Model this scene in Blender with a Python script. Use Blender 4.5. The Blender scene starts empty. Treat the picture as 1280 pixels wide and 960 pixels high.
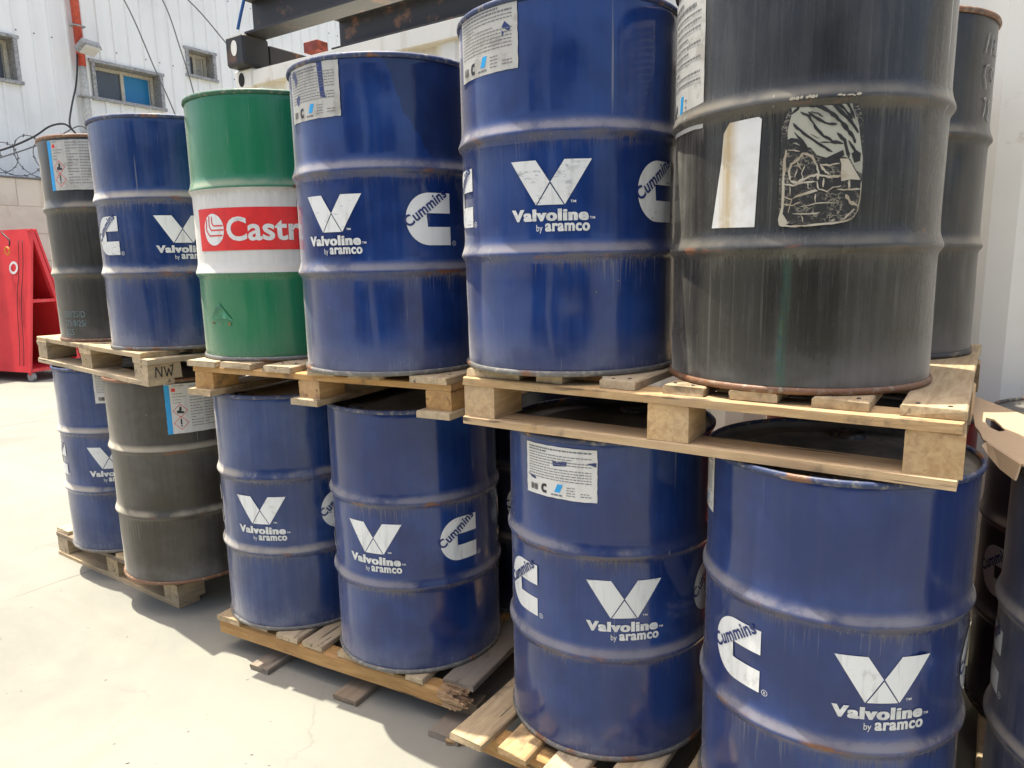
import bpy, bmesh, math, random
from math import sin, cos, pi, radians as R
from mathutils import Vector, Matrix, noise

random.seed(7)
S = bpy.context.scene
C = S.collection

# ------------------------------------------------------------------ camera
CAM_H = 1.473
PITCH, ROLL, FPX = R(9.84), R(1.15), 894.6
cp, sp, cr, sr = cos(PITCH), sin(PITCH), cos(ROLL), sin(ROLL)
fwd = Vector((0, cp, -sp)); rgt = Vector((1, 0, 0)); dwn = Vector((0, -sp, -cp))
cx = cr * rgt + sr * dwn
cy = -sr * rgt + cr * dwn
cam_d = bpy.data.cameras.new('camera')
cam = bpy.data.objects.new('camera', cam_d); C.objects.link(cam)
mw = Matrix((cx, -cy, -fwd)).transposed().to_4x4(); mw.translation = (0, 0, CAM_H)
cam.matrix_world = mw
cam_d.sensor_fit = 'HORIZONTAL'; cam_d.sensor_width = 36
cam_d.lens = FPX / 1280 * 36
cam_d.clip_start = .05; cam_d.clip_end = 500
S.camera = cam

# ------------------------------------------------------------------ light
SUN_EL, SUN_AZ = R(78), R(-57)          # azimuth measured from +Y, negative = left
sd = Vector((sin(SUN_AZ) * cos(SUN_EL), cos(SUN_AZ) * cos(SUN_EL), sin(SUN_EL)))
W = bpy.data.worlds.new('World'); S.world = W; W.use_nodes = True
wn = W.node_tree
sky = wn.nodes.new('ShaderNodeTexSky'); sky.sky_type = 'NISHITA'; sky.sun_disc = False
sky.sun_elevation = SUN_EL; sky.sun_rotation = SUN_AZ
sky.dust_density = 6.0; sky.air_density = .9; sky.ozone_density = .45
wn.links.new(sky.outputs[0], wn.nodes['Background'].inputs[0])
wn.nodes['Background'].inputs[1].default_value = .15
sun_d = bpy.data.lights.new('sun', 'SUN'); sun_d.energy = 3.9; sun_d.angle = R(.53)
sun_d.color = (1, .965, .85)
sun = bpy.data.objects.new('sun', sun_d); C.objects.link(sun)
sun.rotation_euler = sd.to_track_quat('Z', 'Y').to_euler()
vs = S.view_settings
vs.view_transform = 'Standard'; vs.look = 'None'; vs.gamma = 1; vs.use_curve_mapping = False
vs.exposure = 1.2

# ------------------------------------------------------------------ row frame: a along the stack, b to the back
TA = R(-33.87)
ta = Vector((cos(TA), sin(TA), 0)); nb = Vector((-sin(TA), cos(TA), 0))
def P(a, b, z=0): return ta * a + nb * b + Vector((0, 0, z))

# ------------------------------------------------------------------ node helper
class Mat:
    def __init__(s, name):
        s.m = bpy.data.materials.new(name); s.m.use_nodes = True
        s.t = s.m.node_tree; s.b = s.t.nodes['Principled BSDF']
        s.tc = s.t.nodes.new('ShaderNodeTexCoord'); s.ob = s.tc.outputs['Object']
        s.oi = s.t.nodes.new('ShaderNodeObjectInfo'); s.rnd = s.oi.outputs['Random']
    def put(s, sock, v):
        if isinstance(v, bpy.types.NodeSocket): s.t.links.new(v, sock)
        elif isinstance(v, (tuple, list)) and len(v) == 3 and sock.type == 'RGBA': sock.default_value = (*v, 1)
        else: sock.default_value = v
    def math(s, op, a, b=0., c=None):
        n = s.t.nodes.new('ShaderNodeMath'); n.operation = op
        s.put(n.inputs[0], a); s.put(n.inputs[1], b)
        if c is not None: s.put(n.inputs[2], c)
        return n.outputs[0]
    def mul(s, a, b): return s.math('MULTIPLY', a, b)
    def add(s, a, b): return s.math('ADD', a, b)
    def sub(s, a, b): return s.math('SUBTRACT', a, b)
    def mx(s, a, b): return s.math('MAXIMUM', a, b)
    def sat(s, a):
        n = s.t.nodes.new('ShaderNodeClamp'); s.put(n.inputs[0], a); return n.outputs[0]
    def step(s, v, lo, hi, to0=0., to1=1.):
        n = s.t.nodes.new('ShaderNodeMapRange'); n.interpolation_type = 'SMOOTHSTEP'
        for i, x in enumerate((v, lo, hi, to0, to1)): s.put(n.inputs[i], x)
        return n.outputs[0]
    def mix(s, f, a, b):
        n = s.t.nodes.new('ShaderNodeMix'); n.data_type = 'RGBA'
        s.put(n.inputs[0], f); s.put(n.inputs[6], a); s.put(n.inputs[7], b); return n.outputs[2]
    def noise(s, vec, scale, detail=4, rough=.55, dist=0., w=None):
        n = s.t.nodes.new('ShaderNodeTexNoise'); n.noise_dimensions = '4D'
        s.put(n.inputs['Vector'], vec); s.put(n.inputs['Scale'], scale)
        s.put(n.inputs['Detail'], detail); s.put(n.inputs['Roughness'], rough); s.put(n.inputs['Distortion'], dist)
        s.put(n.inputs['W'], s.mul(s.rnd, 40.) if w is None else w)
        return n.outputs[0]
    def scale(s, vec, x, y, z):
        n = s.t.nodes.new('ShaderNodeVectorMath'); n.operation = 'MULTIPLY'
        s.put(n.inputs[0], vec); n.inputs[1].default_value = (x, y, z); return n.outputs[0]
    def sep(s, vec):
        n = s.t.nodes.new('ShaderNodeSeparateXYZ'); s.put(n.inputs[0], vec); return n.outputs
    def comb(s, x, y, z):
        n = s.t.nodes.new('ShaderNodeCombineXYZ')
        for i, q in enumerate((x, y, z)): s.put(n.inputs[i], q)
        return n.outputs[0]
    def voro(s, vec, scale, feature='DISTANCE_TO_EDGE'):
        n = s.t.nodes.new('ShaderNodeTexVoronoi'); n.feature = feature
        s.put(n.inputs['Vector'], vec); s.put(n.inputs['Scale'], scale); return n.outputs[0]
    def nrm(s):
        n = s.t.nodes.new('ShaderNodeNewGeometry'); return s.sep(n.outputs['Normal'])
    def bump(s, h, strength, dist=.002):
        n = s.t.nodes.new('ShaderNodeBump'); n.inputs['Strength'].default_value = strength
        n.inputs['Distance'].default_value = dist; s.put(n.inputs['Height'], h)
        s.t.links.new(n.outputs[0], s.b.inputs['Normal'])
    def out(s, col=None, rough=None, metal=None, spec=None, coat=None):
        if col is not None: s.put(s.b.inputs['Base Color'], col)
        if rough is not None: s.put(s.b.inputs['Roughness'], rough)
        if metal is not None: s.put(s.b.inputs['Metallic'], metal)
        if spec is not None: s.put(s.b.inputs['Specular IOR Level'], spec)
        if coat is not None: s.put(s.b.inputs['Coat Weight'], coat)
        return s.m

DUST = (.44, .385, .28)
H1, H2 = .297, .577          # the two rolling hoops
HD = .88                     # drum height
RB = .286

def paint(name, base, dust=.25, rough=.3, streak=.5, grime=1., base2=None, teal=False, dirt=(.115, .10, .08), sheen=.16, drip=.35, shoulder=.5, stain=False, film=(.25, .245, .24)):
    m = Mat(name); p = m.ob; x, y, z = m.sep(p)
    st = m.noise(m.scale(p, 60, 60, 2.4), 1., 6, .65)
    st2 = m.noise(m.scale(p, 210, 210, 5.), 1., 3, .6)
    lo = m.noise(p, 4.5, 5, .6)
    hi = m.noise(p, 120., 3, .6)
    col = base
    if base2 is not None: col = m.mix(m.step(lo, .4, .65), base, base2)
    nz = m.nrm()[2]
    # dust film: streaky, patchy, heavier near the floor and on upward faces
    f = m.mul(m.step(m.add(m.mul(st, streak), m.mul(lo, 1 - streak)), .42, .68), dust)
    f = m.add(f, m.mul(m.step(hi, .62, .74), dust * .35))
    bot = m.mul(m.step(z, .13, .0), m.step(lo, .3, .65))
    f = m.add(f, m.mul(bot, .30 * grime))
    up = m.mul(m.step(nz, .05, .38), m.step(lo, .34, .58, .12 * shoulder, .85 * shoulder))
    f = m.sat(m.mx(f, up))
    col = m.mix(f, col, m.mix(m.step(up, .06, .3), film, DUST))
    # run-down grime below each hoop and rust along the crests
    g = None
    rust = None
    for zc in (H1, H2):
        L = m.add(m.step(st2, .35, .8, .006, .07 * grime), m.step(lo, .35, .65, 0., .018))
        a = m.mul(m.step(z, m.sub(zc - .004, L), zc - .004), m.step(z, zc + .006, zc + .001))
        g = a if g is None else m.mx(g, a)
        r = m.mul(m.step(z, zc - .014, zc - .004), m.step(z, zc + .012, zc + .002))
        rust = r if rust is None else m.mx(rust, r)
    g = m.mul(g, m.step(m.noise(p, 7., 4), .38, .62, .1, .62 * min(1, grime)))
    col = m.mix(g, col, dirt)
    rn = m.noise(m.scale(p, 9, 9, 30), 1., 6, .65)
    edge = m.mx(m.step(z, .014, .002), m.step(z, HD - .016, HD - .004))
    rust = m.mul(m.mx(rust, edge), m.step(rn, .56, .66))
    rust = m.mx(rust, m.mul(m.step(m.noise(p, 11., 6, .7), .715, .74), .8))
    col = m.mix(rust, col, m.mix(hi, (.23, .085, .03), (.10, .045, .025)))
    # pale fine drips hanging from each hoop
    for zc in (H1, H2):
        L = m.mul(m.step(m.noise(m.scale(p, 230, 230, 2.), 1., 3, .6, 0., 3.), .5, .78), .17)
        a = m.mul(m.step(z, m.sub(zc - .004, L), m.add(m.sub(zc - .004, L), .02)), m.step(z, zc - .002, zc - .008))
        a = m.mul(m.mul(a, m.step(L, .01, .04)), m.step(m.noise(p, 3.1, 3), .50, .64))
        col = m.mix(m.mul(a, .24), col, (.33, .31, .27))
    if drip > .5:   # milky run-down streaks between the ribs
        rs = m.noise(m.scale(p, 120, 120, 1.1), 1., 5, .65, 0., 8.)
        rm = m.mul(m.step(rs, .54, .70), m.step(m.noise(m.scale(p, 5, 5, 3), 1., 3), .42, .60))
        col = m.mix(m.mul(rm, .27), col, (.22, .215, .18))
    # pale drips
    dr = m.noise(m.scale(p, 70, 70, .9), 1., 3, .5)
    dm = m.mul(m.step(dr, .66, .72), m.step(m.noise(p, 3.3, 3), .5, .6))
    col = m.mix(m.mul(dm, drip), col, (.36, .35, .31))
    chp = m.mul(m.step(m.noise(p, 34., 4, .7), .705, .725), m.step(m.noise(p, 2.4, 2), .48, .58))
    col = m.mix(m.mul(chp, .8), col, m.mix(hi, (.30, .29, .27), (.16, .10, .06)))
    if teal:
        an = m.math('ARCTAN2', y, x)
        tm = m.step(m.math('ABSOLUTE', m.add(m.sub(an, 2.68), m.mul(m.sub(lo, .5), .12))), .045, .012)
        tm = m.mul(m.mul(tm, m.step(z, .30, .26)), m.step(st, .30, .62))
        col = m.mix(m.mul(tm, .75), col, m.mix(m.step(hi, .4, .6), (.015, .085, .085), (.04, .10, .05)))
    if stain:
        an = m.math('ARCTAN2', y, x)
        ed = m.add(m.sub(an, m.add(.50, m.mul(m.sub(HD, z), 2.1))), m.mul(m.sub(m.noise(p, 7., 5, .65), .5), .55))
        sm = m.mul(m.mul(m.step(ed, -.015, .02), m.step(an, 2.2, 1.6)), m.step(z, H2 + .02, H2 + .05))
        col = m.mix(m.mul(sm, .55), col, (.010, .013, .025))
    rg = m.add(m.mul(f, .55), rough)
    rg = m.sat(m.add(m.add(rg, m.mul(g, .35)), m.mul(m.sub(st, .5), .25)))
    m.bump(m.add(m.mul(lo, 1.), m.mul(st2, .10)), .25, .004)
    m.put(m.b.inputs['Sheen Weight'], m.sat(m.add(m.mul(f, .9), sheen))); m.put(m.b.inputs['Sheen Roughness'], .45)
    m.put(m.b.inputs['Sheen Tint'], (.9, .84, .72))
    return m.out(col, rg, spec=.5)

def flat(name, col, rough=.55, var=.12, metal=0., sc=30.):
    m = Mat(name); n = m.noise(m.ob, sc, 5, .6)
    c2 = tuple(max(0, q * (1 - var * 2.2)) for q in col)
    m.bump(n, .15, .001)
    return m.out(m.mix(m.step(n, .35, .7), col, c2), rough, metal)

M = {}
M['blue'] = paint('blue drum paint', (.0022, .0195, .108), .05, .13, base2=(.0034, .0355, .172))
M['blue_stain'] = paint('stained blue drum paint', (.0022, .0195, .108), .05, .13, base2=(.0034, .0355, .172), stain=True)
M['blue_dusty'] = paint('dusty blue drum paint', (.0045, .0265, .115), .14, .17, grime=1.2, base2=(.006, .040, .165), shoulder=.9)
M['blue_shaded'] = paint('shade-darkened blue drum paint', (.004, .007, .026), .14, .36)  # blue paint darkened for the drums standing in deep shade
M['blue_shaded2'] = paint('dusty dark blue drum paint', (.006, .014, .055), .22, .34)
M['black'] = paint('black drum paint', (.0105, .0102, .0080), .12, .24, streak=.5, grime=1.2, teal=True, drip=.8, shoulder=.32)
M['charcoal'] = paint('charcoal drum paint', (.0120, .0115, .0098), .12, .32, grime=1.1)
M['olive'] = paint('dusty grey black drum paint', (.032, .0265, .0165), .20, .38, streak=.3, grime=1.1, shoulder=.9)
M['green'] = paint('green drum paint', (.007, .160, .066), .07, .22, grime=.35)
M['whiteband'] = paint('white drum paint', (.62, .61, .57), .25, .4, grime=.6)
M['red'] = paint('red drum paint', (.35, .02, .02), .2, .35)
M['ink_blue'] = flat('blue print', (.0125, .028, .14), .35, .1)
def print_white(name, col):
    m = Mat(name); n = m.noise(m.scale(m.ob, 60, 60, 8), 1., 5, .6); n2 = m.noise(m.ob, 14., 5, .65)
    c = m.mix(m.mul(m.step(n, .5, .72), .45), col, (.36, .36, .34))
    c = m.mix(m.mul(m.step(n2, .60, .68), .35), c, (.33, .30, .25))
    sc = m.noise(m.scale(m.ob, 40, 40, 130), 1., 5, .7)
    th = m.step(m.rnd, 0., 1., .62, .53)
    wr = m.mul(m.step(sc, th, m.add(th, .06)), m.step(m.noise(m.ob, 9., 3), .48, .62))
    c = m.mix(m.mul(wr, .8), c, (.05, .065, .12))
    c = m.mix(m.step(m.rnd, 0., 1., 0., .28), c, (.42, .42, .40))
    return m.out(c, .45)
M['ink_white'] = print_white('white print', (.74, .75, .72))
M['ink_text'] = flat('white lettering', (.68, .69, .66), .45, .12, 0., 60.)
M['ink_red'] = flat('red print', (.70, .022, .022), .35, .08)
M['ink_grey'] = flat('grey print', (.16, .16, .16), .6, .1)
M['ink_black'] = flat('black print', (.02, .02, .022), .5, .1)
M['ink_cyan'] = flat('cyan print', (.01, .33, .70), .45, .06)
M['ink_dot'] = flat('pale teal ink', (.16, .24, .27), .6, .2)
M['chalk'] = flat('chalk', (.40, .39, .37), .8, .2)
def paper(name, col, stain, thr=.6):
    m = Mat(name); n = m.noise(m.ob, 16., 6, .65); st = m.noise(m.scale(m.ob, 30, 30, 4), 1., 5, .6)
    c = m.mix(m.mul(m.step(n, thr, thr + .12), .6), col, stain)
    c = m.mix(m.mul(m.step(st, .5, .72), .5), c, tuple(q * .7 for q in col))
    m.bump(m.noise(m.ob, 40., 4), .3, .002)
    return m.out(c, .6)
M['paper'] = paper('label paper', (.64, .63, .58), (.40, .36, .29))
M['paper_old'] = paper('weathered label paper', (.46, .45, .41), (.26, .24, .2), .52)
def rust_label():
    m = Mat('white label with rust runs'); x, y, z = m.sep(m.ob)
    st = m.noise(m.scale(m.ob, 46, 46, 2.2), 1., 4, .6)
    n = m.noise(m.ob, 45., 4)
    uv = m.sep(m.tc.outputs['UV'])
    band = m.mul(m.step(uv[0], .12, .26), m.step(uv[0], .60, .34))
    f = m.sat(m.mul(m.mul(band, m.step(st, .30, .55)), m.step(n, .15, .5)))
    return m.out(m.mix(m.mul(f, .9), m.mix(m.mul(m.step(m.noise(m.ob, 22., 5, .65), .45, .7), .5), (.66, .66, .63), (.48, .46, .40)), (.42, .31, .14)), .5)
M['rust_label'] = rust_label()
def glue():
    m = Mat('dark glue residue'); p = m.ob
    w_ = m.t.nodes.new('ShaderNodeVectorMath'); w_.operation = 'ADD'; m.put(w_.inputs[0], m.scale(p, 1, 1, 1.7))
    nz_ = m.t.nodes.new('ShaderNodeTexNoise'); nz_.inputs['Scale'].default_value = 60; nz_.inputs['Detail'].default_value = 5; m.put(nz_.inputs['Vector'], p)
    nv = m.t.nodes.new('ShaderNodeVectorMath'); nv.operation = 'SCALE'; m.t.links.new(nz_.outputs['Color'], nv.inputs[0]); nv.inputs['Scale'].default_value = .05; m.t.links.new(nv.outputs[0], w_.inputs[1])
    v = m.voro(w_.outputs[0], 62.); k = m.mul(m.step(v, .09, .03), m.step(m.noise(p, 38., 4), .44, .6))
    b = m.step(m.noise(p, 70., 5, .7), .54, .68)
    c = m.mix(m.mul(b, .5), (.017, .0165, .015), (.10, .09, .07)); c = m.mix(m.mul(k, .75), c, (.30, .27, .20))
    return m.out(c, .5)
M['torn'] = glue()
M['torn_dark'] = flat('bare dark paint', (.018, .017, .016), .5, .3)
M['paper_peel'] = paper('grey peeled paper', (.35, .345, .275), (.21, .20, .16), .5)
M['paper_rem'] = paper('beige paper remnants', (.43, .39, .30), (.25, .19, .11), .44)

def wood(name, base, dark, grey, greyamt):
    m = Mat(name); x, y, z = m.sep(m.ob)
    off = m.mul(m.rnd, 7.)
    v = m.comb(m.add(m.mul(x, 1.5), off), m.add(m.mul(y, 11.), off), m.mul(z, 11.))
    g = m.noise(v, 3.2, 5, .6, 1.6)
    v2 = m.comb(m.mul(x, 5.), m.mul(y, 110.), m.mul(z, 110.))
    fg = m.noise(v2, 1., 4, .6)
    c = m.mix(m.step(g, .36, .64), base, dark)
    c = m.mix(m.mul(m.step(fg, .5, .75), .35), c, tuple(q * .55 for q in dark))
    wv = m.noise(m.ob, 5., 5, .65)
    gm = m.mul(m.step(m.add(wv, m.mul(m.sub(m.rnd, .5), .5)), .42, .68), greyamt)
    c = m.mix(gm, c, m.mix(fg, grey, tuple(q * .6 for q in grey)))
    kn = m.voro(m.comb(m.add(m.mul(x, 2.2), off), m.mul(y, 6.), m.mul(z, 6.)), 1., 'F1')
    c = m.mix(m.mul(m.step(kn, .13, .05), .7), c, (.10, .05, .02))
    rg = m.noise(m.scale(m.ob, 30, 3, 1), 1., 5, .7)   # dirt stains
    c = m.mix(m.mul(m.step(m.noise(m.ob, 9., 5, .7), .54, .68), .6), c, (.10, .075, .05))
    hsv = m.t.nodes.new('ShaderNodeHueSaturation')
    m.put(hsv.inputs['Value'], m.step(m.rnd, 0., 1., .78, 1.18)); m.put(hsv.inputs['Color'], c)
    crk = m.noise(m.comb(m.mul(x, 2.), m.mul(y, 45.), m.mul(z, 45.)), 1., 3, .5, .6)
    cm = m.mul(m.step(crk, .605, .645), m.step(m.noise(m.ob, 6.), .5, .6))
    c = m.mix(m.mul(cm, .75), hsv.outputs[0], (.03, .02, .012))
    m.bump(m.sub(m.mul(fg, .6), cm), .5, .0025)
    return m.out(c, .75)
M['pine'] = wood('fresh pine', (.55, .375, .18), (.42, .26, .115), (.37, .30, .21), .4)
M['pine_orange'] = wood('orange brown pine', (.54, .32, .115), (.43, .23, .075), (.37, .29, .19), .4)
M['wood_grey'] = wood('weathered grey wood', (.52, .395, .23), (.38, .27, .145), (.37, .31, .22), .55)
M['wood_dark'] = wood('dark weathered wood', (.25, .19, .125), (.19, .14, .09), (.24, .21, .17), .7)

def lidmat(name, base, dirt, amt):
    m = Mat(name); n = m.noise(m.ob, 9., 6, .65); h = m.noise(m.ob, 60., 4, .6)
    c = m.mix(m.mul(m.step(n, .38, .6), amt), base, dirt)
    c = m.mix(m.mul(m.step(h, .6, .7), .6), c, tuple(q * .4 for q in dirt))
    m.bump(h, .4, .003); return m.out(c, .6)
M['lid_dark'] = lidmat('dark dirty lid', (.018, .019, .022), (.10, .085, .065), .6)
M['lid_brown'] = lidmat('brown dusty lid', (.22, .15, .075), (.30, .22, .13), .8)
M['lid_grime'] = lidmat('grey grimy lid', (.12, .115, .10), (.25, .22, .17), .8)
def chime_mat(name, base, rusty):
    m = Mat(name); n = m.noise(m.ob, 10., 6, .65); h = m.noise(m.ob, 70., 3)
    c = m.mix(m.step(n, .62 - .3 * rusty, .70 - .3 * rusty), base, m.mix(h, (.22, .10, .045), (.12, .06, .03)))
    c = m.mix(m.mul(m.step(h, .5, .7), .4), c, DUST)
    return m.out(c, .5)
M['chime_blue'] = chime_mat('blue chime', (.025, .04, .10), .2)
M['chime_dusty'] = chime_mat('dusty chime', (.13, .125, .115), .25)
M['chime_dark'] = chime_mat('dark chime', (.035, .035, .035), .3)
M['chime_rust'] = chime_mat('rusty chime', (.10, .055, .035), .9)
M['chime_green'] = chime_mat('green chime', (.02, .09, .045), .2)
M['chime_steel'] = chime_mat('dull steel chime', (.15, .15, .14), .2)

# ------------------------------------------------------------------ object helpers
def link(name, me, parent=None, mat=None):
    o = bpy.data.objects.new(name, me); C.objects.link(o)
    if parent: o.parent = parent
    if mat is not None and me is not None and not me.materials: me.materials.append(mat)
    return o
def tag(o, label, cat, group=None):
    o['label'] = label; o['category'] = cat
    if group: o['group'] = group
    return o
def thing(name, label, cat, loc=(0, 0, 0), rz=0., group=None):
    o = bpy.data.objects.new(name, None); C.objects.link(o)
    o.location = loc; o.rotation_euler = (0, 0, rz); o.empty_display_size = .1
    return tag(o, label, cat, group)
def bm_mesh(bm, name, smooth=False):
    me = bpy.data.meshes.new(name); bm.normal_update(); bm.to_mesh(me); bm.free()
    if smooth:
        for p in me.polygons: p.use_smooth = True
    return me
def add_box(bm, c, s, rot=None, bev=0.):
    r = bmesh.ops.create_cube(bm, size=1.)
    vs_ = r['verts']
    for v in vs_: v.co = Vector((v.co.x * s[0], v.co.y * s[1], v.co.z * s[2]))
    if bev:
        es = list({e for v in vs_ for e in v.link_edges})
        rb = bmesh.ops.bevel(bm, geom=es, offset=bev, segments=1, affect='EDGES')
        vs_ = list({v for f in rb['faces'] for v in f.verts} | {v for v in vs_ if v.is_valid})
    for v in vs_:
        q = v.co.copy()
        if rot is not None: q = rot @ q
        v.co = q + Vector(c)
    return vs_
def box_obj(name, c, s, mat, parent=None, bev=.003, rot=None):
    bm = bmesh.new(); add_box(bm, (0, 0, 0), s, None, bev)
    o = link(name, bm_mesh(bm, name), parent, mat); o.location = c
    if rot is not None: o.rotation_euler = rot
    return o
def tube_bm(bm, pts, r, seg=8, caps=True):
    pts = [Vector(p) for p in pts]; rings = []
    n0 = None
    for i, p in enumerate(pts):
        d = (pts[min(i + 1, len(pts) - 1)] - pts[max(i - 1, 0)]).normalized()
        if n0 is None:
            n0 = d.orthogonal().normalized()
        n0 = (n0 - d * n0.dot(d)).normalized(); b0 = d.cross(n0)
        rr = r[i] if isinstance(r, (list, tuple)) else r
        rings.append([bm.verts.new(p + (n0 * cos(2 * pi * k / seg) + b0 * sin(2 * pi * k / seg)) * rr) for k in range(seg)])
    for i in range(len(rings) - 1):
        for k in range(seg):
            bm.faces.new((rings[i][k], rings[i][(k + 1) % seg], rings[i + 1][(k + 1) % seg], rings[i + 1][k]))
    if caps:
        bm.faces.new(rings[0][::-1]); bm.faces.new(rings[-1])
def tube_obj(name, pts, r, mat, parent=None, seg=8):
    bm = bmesh.new(); tube_bm(bm, pts, r, seg); return link(name, bm_mesh(bm, name, True), parent, mat)
def lathe(prof, seg, name, closed=False, smooth=True, rfun=None):
    bm = bmesh.new(); rings = []
    for (z, r) in prof:
        ring = []
        for k in range(seg):
            th = 2 * pi * k / seg
            rr = r if rfun is None else r + rfun(th, z)
            ring.append(bm.verts.new((rr * cos(th), rr * sin(th), z)))
        rings.append(ring)
    n = len(rings)
    for i in range(n if closed else n - 1):
        A, B = rings[i], rings[(i + 1) % n]
        for k in range(seg):
            bm.faces.new((A[k], A[(k + 1) % seg], B[(k + 1) % seg], B[k]))
    return bm_mesh(bm, name, smooth)
def spline(pts, n=8):
    pts = [Vector(p) for p in pts]; out = []
    for i in range(len(pts) - 1):
        p0, p1, p2, p3 = pts[max(i - 1, 0)], pts[i], pts[i + 1], pts[min(i + 2, len(pts) - 1)]
        for k in range(n):
            t = k / n
            out.append(.5 * ((2 * p1) + (p2 - p0) * t + (2 * p0 - 5 * p1 + 4 * p2 - p3) * t * t + (3 * p1 - p0 - 3 * p2 + p3) * t ** 3))
    out.append(pts[-1]); return out

# ------------------------------------------------------------------ flat print wrapped round a drum
def text_polys(txt, size, bold=0., xs=1., space=1.):
    cu = bpy.data.curves.new('t', 'FONT'); cu.body = txt; cu.size = 1.; cu.offset = bold
    cu.space_character = space; cu.align_x = 'CENTER'; cu.resolution_u = 4
    o = bpy.data.objects.new('t', cu); C.objects.link(o)
    dg = bpy.context.evaluated_depsgraph_get(); dg.update()
    me = o.evaluated_get(dg).to_mesh()
    vs_ = [v.co.copy() for v in me.vertices]; fs = [list(p.vertices) for p in me.polygons]
    o.evaluated_get(dg).to_mesh_clear()
    bpy.data.objects.remove(o); bpy.data.curves.remove(cu)
    mny = min(v.y for v in vs_); mxx = max(v.x for v in vs_); mnx = min(v.x for v in vs_)
    return [Vector((v.x * size * xs, v.y * size, 0)) for v in vs_], fs, (mxx - mnx) * size * xs
def bm_add(bm, vs_, fs, M4=None, dx=0, dy=0, rot=0., dz=0.):
    nv = []
    for v in vs_:
        q = Vector((v[0], v[1], 0))
        if rot: q = Vector((q.x * cos(rot) - q.y * sin(rot), q.x * sin(rot) + q.y * cos(rot), 0))
        nv.append(bm.verts.new((q.x + dx, q.y + dy, dz)))
    for f in fs:
        try: bm.faces.new([nv[i] for i in f])
        except ValueError: pass
def poly(bm, pts, dz=0.): bm_add(bm, [(p[0], p[1]) for p in pts], [list(range(len(pts)))], dz=dz)
def wrap_mesh(bm, name, off, cz, ang=0., step=.012, rad=RB, thick=0.):
    """bm lies in XY (metres); wrap onto the cylinder, x along the surface, y up"""
    bmesh.ops.triangulate(bm, faces=bm.faces[:])
    xs = [v.co.x for v in bm.verts]; x = min(xs) + step
    while x < max(xs):
        bmesh.ops.bisect_plane(bm, geom=bm.verts[:] + bm.edges[:] + bm.faces[:], plane_co=(x, 0, 0), plane_no=(1, 0, 0))
        x += step
    bmesh.ops.triangulate(bm, faces=bm.faces[:])
    uvl = bm.loops.layers.uv.new('UVMap')
    xs = [v.co.x for v in bm.verts]; ys = [v.co.y for v in bm.verts]
    x0, x1, y0, y1 = min(xs), max(xs), min(ys), max(ys)
    for f in bm.faces:
        for l in f.loops: l[uvl].uv = ((l.vert.co.x - x0) / (x1 - x0 + 1e-9), (l.vert.co.y - y0) / (y1 - y0 + 1e-9))
    for v in bm.verts:
        th = v.co.x / rad + ang; r = rad + off + v.co.z
        v.co = (r * cos(th), r * sin(th), cz + v.co.y)
    for f in bm.faces: f.normal_update()
    fl = [f for f in bm.faces if f.normal.x * f.calc_center_median().x + f.normal.y * f.calc_center_median().y < 0]
    if fl: bmesh.ops.reverse_faces(bm, faces=fl)
    return bm_mesh(bm, name, True)

OFF = .0022
def emblem_v():
    bm = bmesh.new()
    g = .0011
    poly(bm, [(-.0975, .051), (-.034, .051), (-g, .0015), (-.0345, -.051)])
    poly(bm, [(.034, .051), (.0975, .051), (.0345, -.051), (g, .0015)])
    poly(bm, [(0, -.0025), (.0315, -.051), (-.0315, -.051)])
    return wrap_mesh(bm, 'v_emblem', OFF, .462)
def wordmark():
    bm = bmesh.new()
    def put(t, w, x, y, bold, xh, fat=0.):
        vs_, fs, ww = text_polys(t, 1., bold, 1., 1. + bold * 4.2)
        ys = [v.y for v in vs_]; sy = xh; sx = w / ww
        xc = (max(v.x for v in vs_) + min(v.x for v in vs_)) / 2
        for k, sh in enumerate((0, -fat, fat) if fat else (0,)):
            bm_add(bm, [((v.x - xc) * sx + x + sh, v.y * sy + y) for v in vs_], fs, dz=k * .00006)
    put('Valvoline', .184, -.004, .375, .030, .037, .0016)
    put('aramco', .104, .040, .3505, .026, .037, .0007)
    put('by', .015, -.0265, .3505, 0., .022)
    put('TM', .0125, .0985, .377, .02, .008)
    put('TM', .013, .054, .415, .02, .008)
    return wrap_mesh(bm, 'lettering', OFF, 0.)
def emblem_c():
    pts = []
    def arc(cx_, cy_, rx, ry, a0, a1, n):
        return [(cx_ + rx * cos(R(a0 + (a1 - a0) * i / n)), cy_ + ry * sin(R(a0 + (a1 - a0) * i / n))) for i in range(n + 1)]
    up = [(.068, .0725), (.0, .0725)] + arc(.0, 0, .068, .0725, 95, 180, 9)
    lo = arc(.0, 0, .068, .0725, 180, 270, 9) + [(.068, -.0725), (.068, -.0215)]
    slot = [(-.005, -.0215)] + arc(-.006, -.0025, .019, .019, 262, 98, 9) + [(.068, .0165)]
    pts = up + lo[1:] + slot
    bm = bmesh.new(); poly(bm, pts)
    return wrap_mesh(bm, 'c_emblem', OFF, .442)
def script_c():
    vs_, fs, w = text_polys('Cummins', 1., .026, 1., 1.05)
    bm = bmesh.new(); k = .150 / w
    xc = (max(v.x for v in vs_) + min(v.x for v in vs_)) / 2
    bm_add(bm, [((v.x - xc) * k, v.y * k * 1.15) for v in vs_], fs, None, -.001, .021, R(37))
    return wrap_mesh(bm, 'script', OFF + .0012, .442)
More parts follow.
